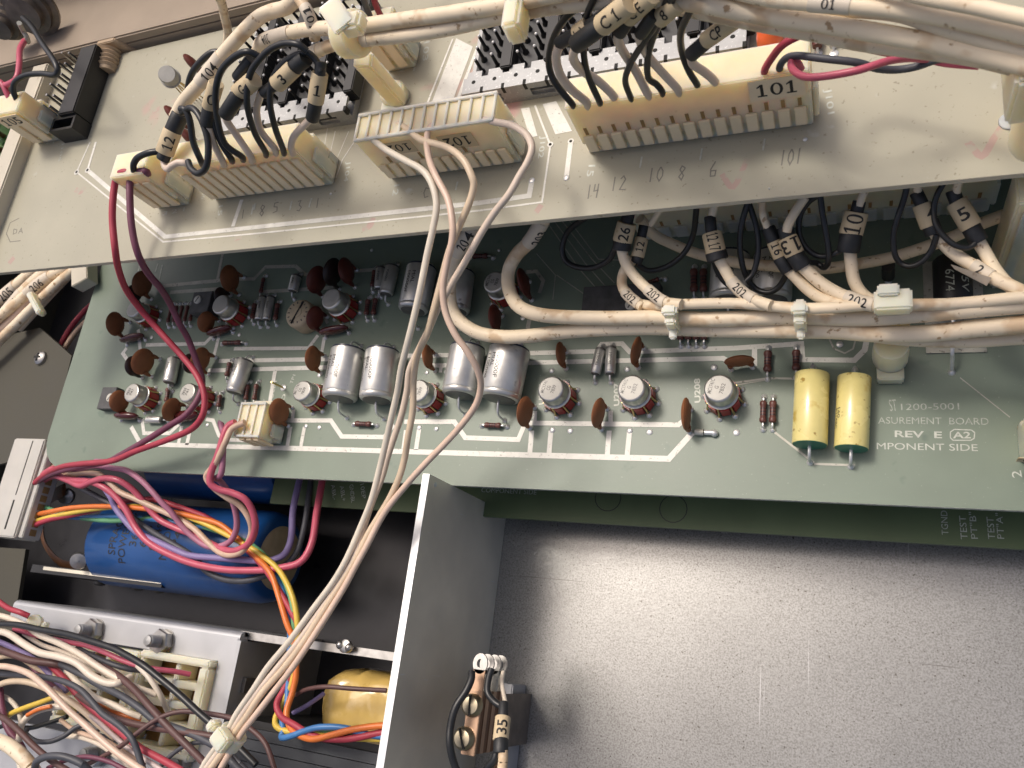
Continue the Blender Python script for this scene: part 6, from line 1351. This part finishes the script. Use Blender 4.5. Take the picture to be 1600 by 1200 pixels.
MB().lathe(P(55, 974, 226), V((.6, .2, .7)), [(-3, 2.6), (-1, 3.0), (2, 3.0), (3, 2.4)], 12).build('clip', M['nylon_pale'], t)
MB().box(P(68, 978, 227), (4, 3, 2.4)).build('clip_tail', M['nylon_pale'], t, bevel=.4)

# ---- white loom behind the flange at the left, with 206 markers
GL = 'white loom under the left end of the pale board'
for i, (lab, pts, hs, r, mm_) in enumerate([
    ('upper white cable of the left loom, marked 206 nearest the picture edge', [(-15, 515), (10, 487), (40, 452), (70, 425), (105, 398)], [222, 221, 220, 219, 219], 8.5, 'white_cable'),
    ('white cable of the left loom with 206 marker, right of the other marker', [(-15, 508), (30, 470), (65, 440), (100, 420), (135, 404)], [219, 219, 218, 217, 217], 8, 'white_cable'),
    ('lowest white cable of the left loom', [(-15, 545), (20, 512), (50, 482), (85, 448), (120, 418)], [219, 219, 218, 218, 218], 7.5, 'white_cable'),
    ('thin white cable of the left loom nearest the green board', [(30, 515), (60, 482), (90, 450), (122, 418)], [223, 222, 221, 221], 5, 'white_cable'),
    ('pale cable filling the left loom at the picture edge', [(-15, 480), (15, 455), (45, 430), (80, 400)], [224, 223, 222, 222], 9, 'white_cable'),
    ('second pale cable filling the left loom', [(-15, 530), (20, 500), (55, 462), (95, 430)], [223, 223, 222, 222], 8, 'peach_wire'),
    ('dark red lead deep behind the left loom', [(80, 570), (105, 520), (130, 488), (150, 470)], [236, 236, 236, 236], 4, 'red_wire'),
    ('tan lead deep behind the left loom', [(85, 575), (110, 530), (135, 502), (160, 485)], [236, 236, 236, 236], 4, 'tan_wire')]):
    o = wire('loom_cable', lab, pts, hs, r, mm_, GL, 'cable', 12)
    if i == 0: wrap(o, o, (4, 492), (36, 457), 'paper_white', '206', 1, .75)
    if i == 1: wrap(o, o, (44, 460), (80, 430), 'paper_white', '206', 1, .8)
    if i == 4: wrap(o, o, (0, 467), (26, 446), 'paper_white', '205', 1, .75)
t = thing('loom_tie', 'pale tie round the white loom at the left', 'cable tie', P(58, 477, 215)); c = P(58, 477, 214); d = (P(85, 448, 216) - P(30, 505, 216)).normalized(); u = d.cross(UP).normalized()
MB().box(c - u * 1.0, (2.6, 15, 4), (d, u, UP)).build('strap', M['nylon_pale'], t, bevel=.5)
t = thing('wood_block', 'small pale block under the left end of the pale board', 'spacer', P(133, 425, 216)); c = P(132, 426, 214)
MB().box(c, (9, 14, 6), (V((.9, .4, 0)), V((-.4, .9, 0)), UP)).build('block', M['rail'], t, bevel=.3)

# ---- green shrub outside at the left edge
t = thing('shrub', 'blurred green leafy shrub outside at the left edge', 'shrub', V((-640, 350, -260)))
q = MB()
for i in range(260):
    c = V((random.gauss(-640, 60), random.gauss(345, 60), random.gauss(-90, 60))); a_ = V((random.uniform(-1, 1), random.uniform(-1, 1), random.uniform(-.5, 1))).normalized(); b_ = a_.cross(V((random.random(), random.random(), random.random()))).normalized(); k = random.uniform(9, 18)
    n_ = a_.cross(b_) * k * .12
    q.add([c - a_ * k, c + b_ * k * .45 + n_, c + a_ * k, c - b_ * k * .45 + n_], [(0, 1, 2), (0, 2, 3)])
lv = q.build('leaves', M['leaf'], t); lv['kind'] = 'stuff'
q = MB()
for i in range(7): q.tube([V((-640, 340, -260)), V((-640 + random.uniform(-40, 40), 330 + random.uniform(-40, 40), -170)), V((-640 + random.uniform(-80, 80), 340 + random.uniform(-60, 60), -40))], [5, 3.5, 1.5], 6)
q.build('stem', M['phenolic'], t)
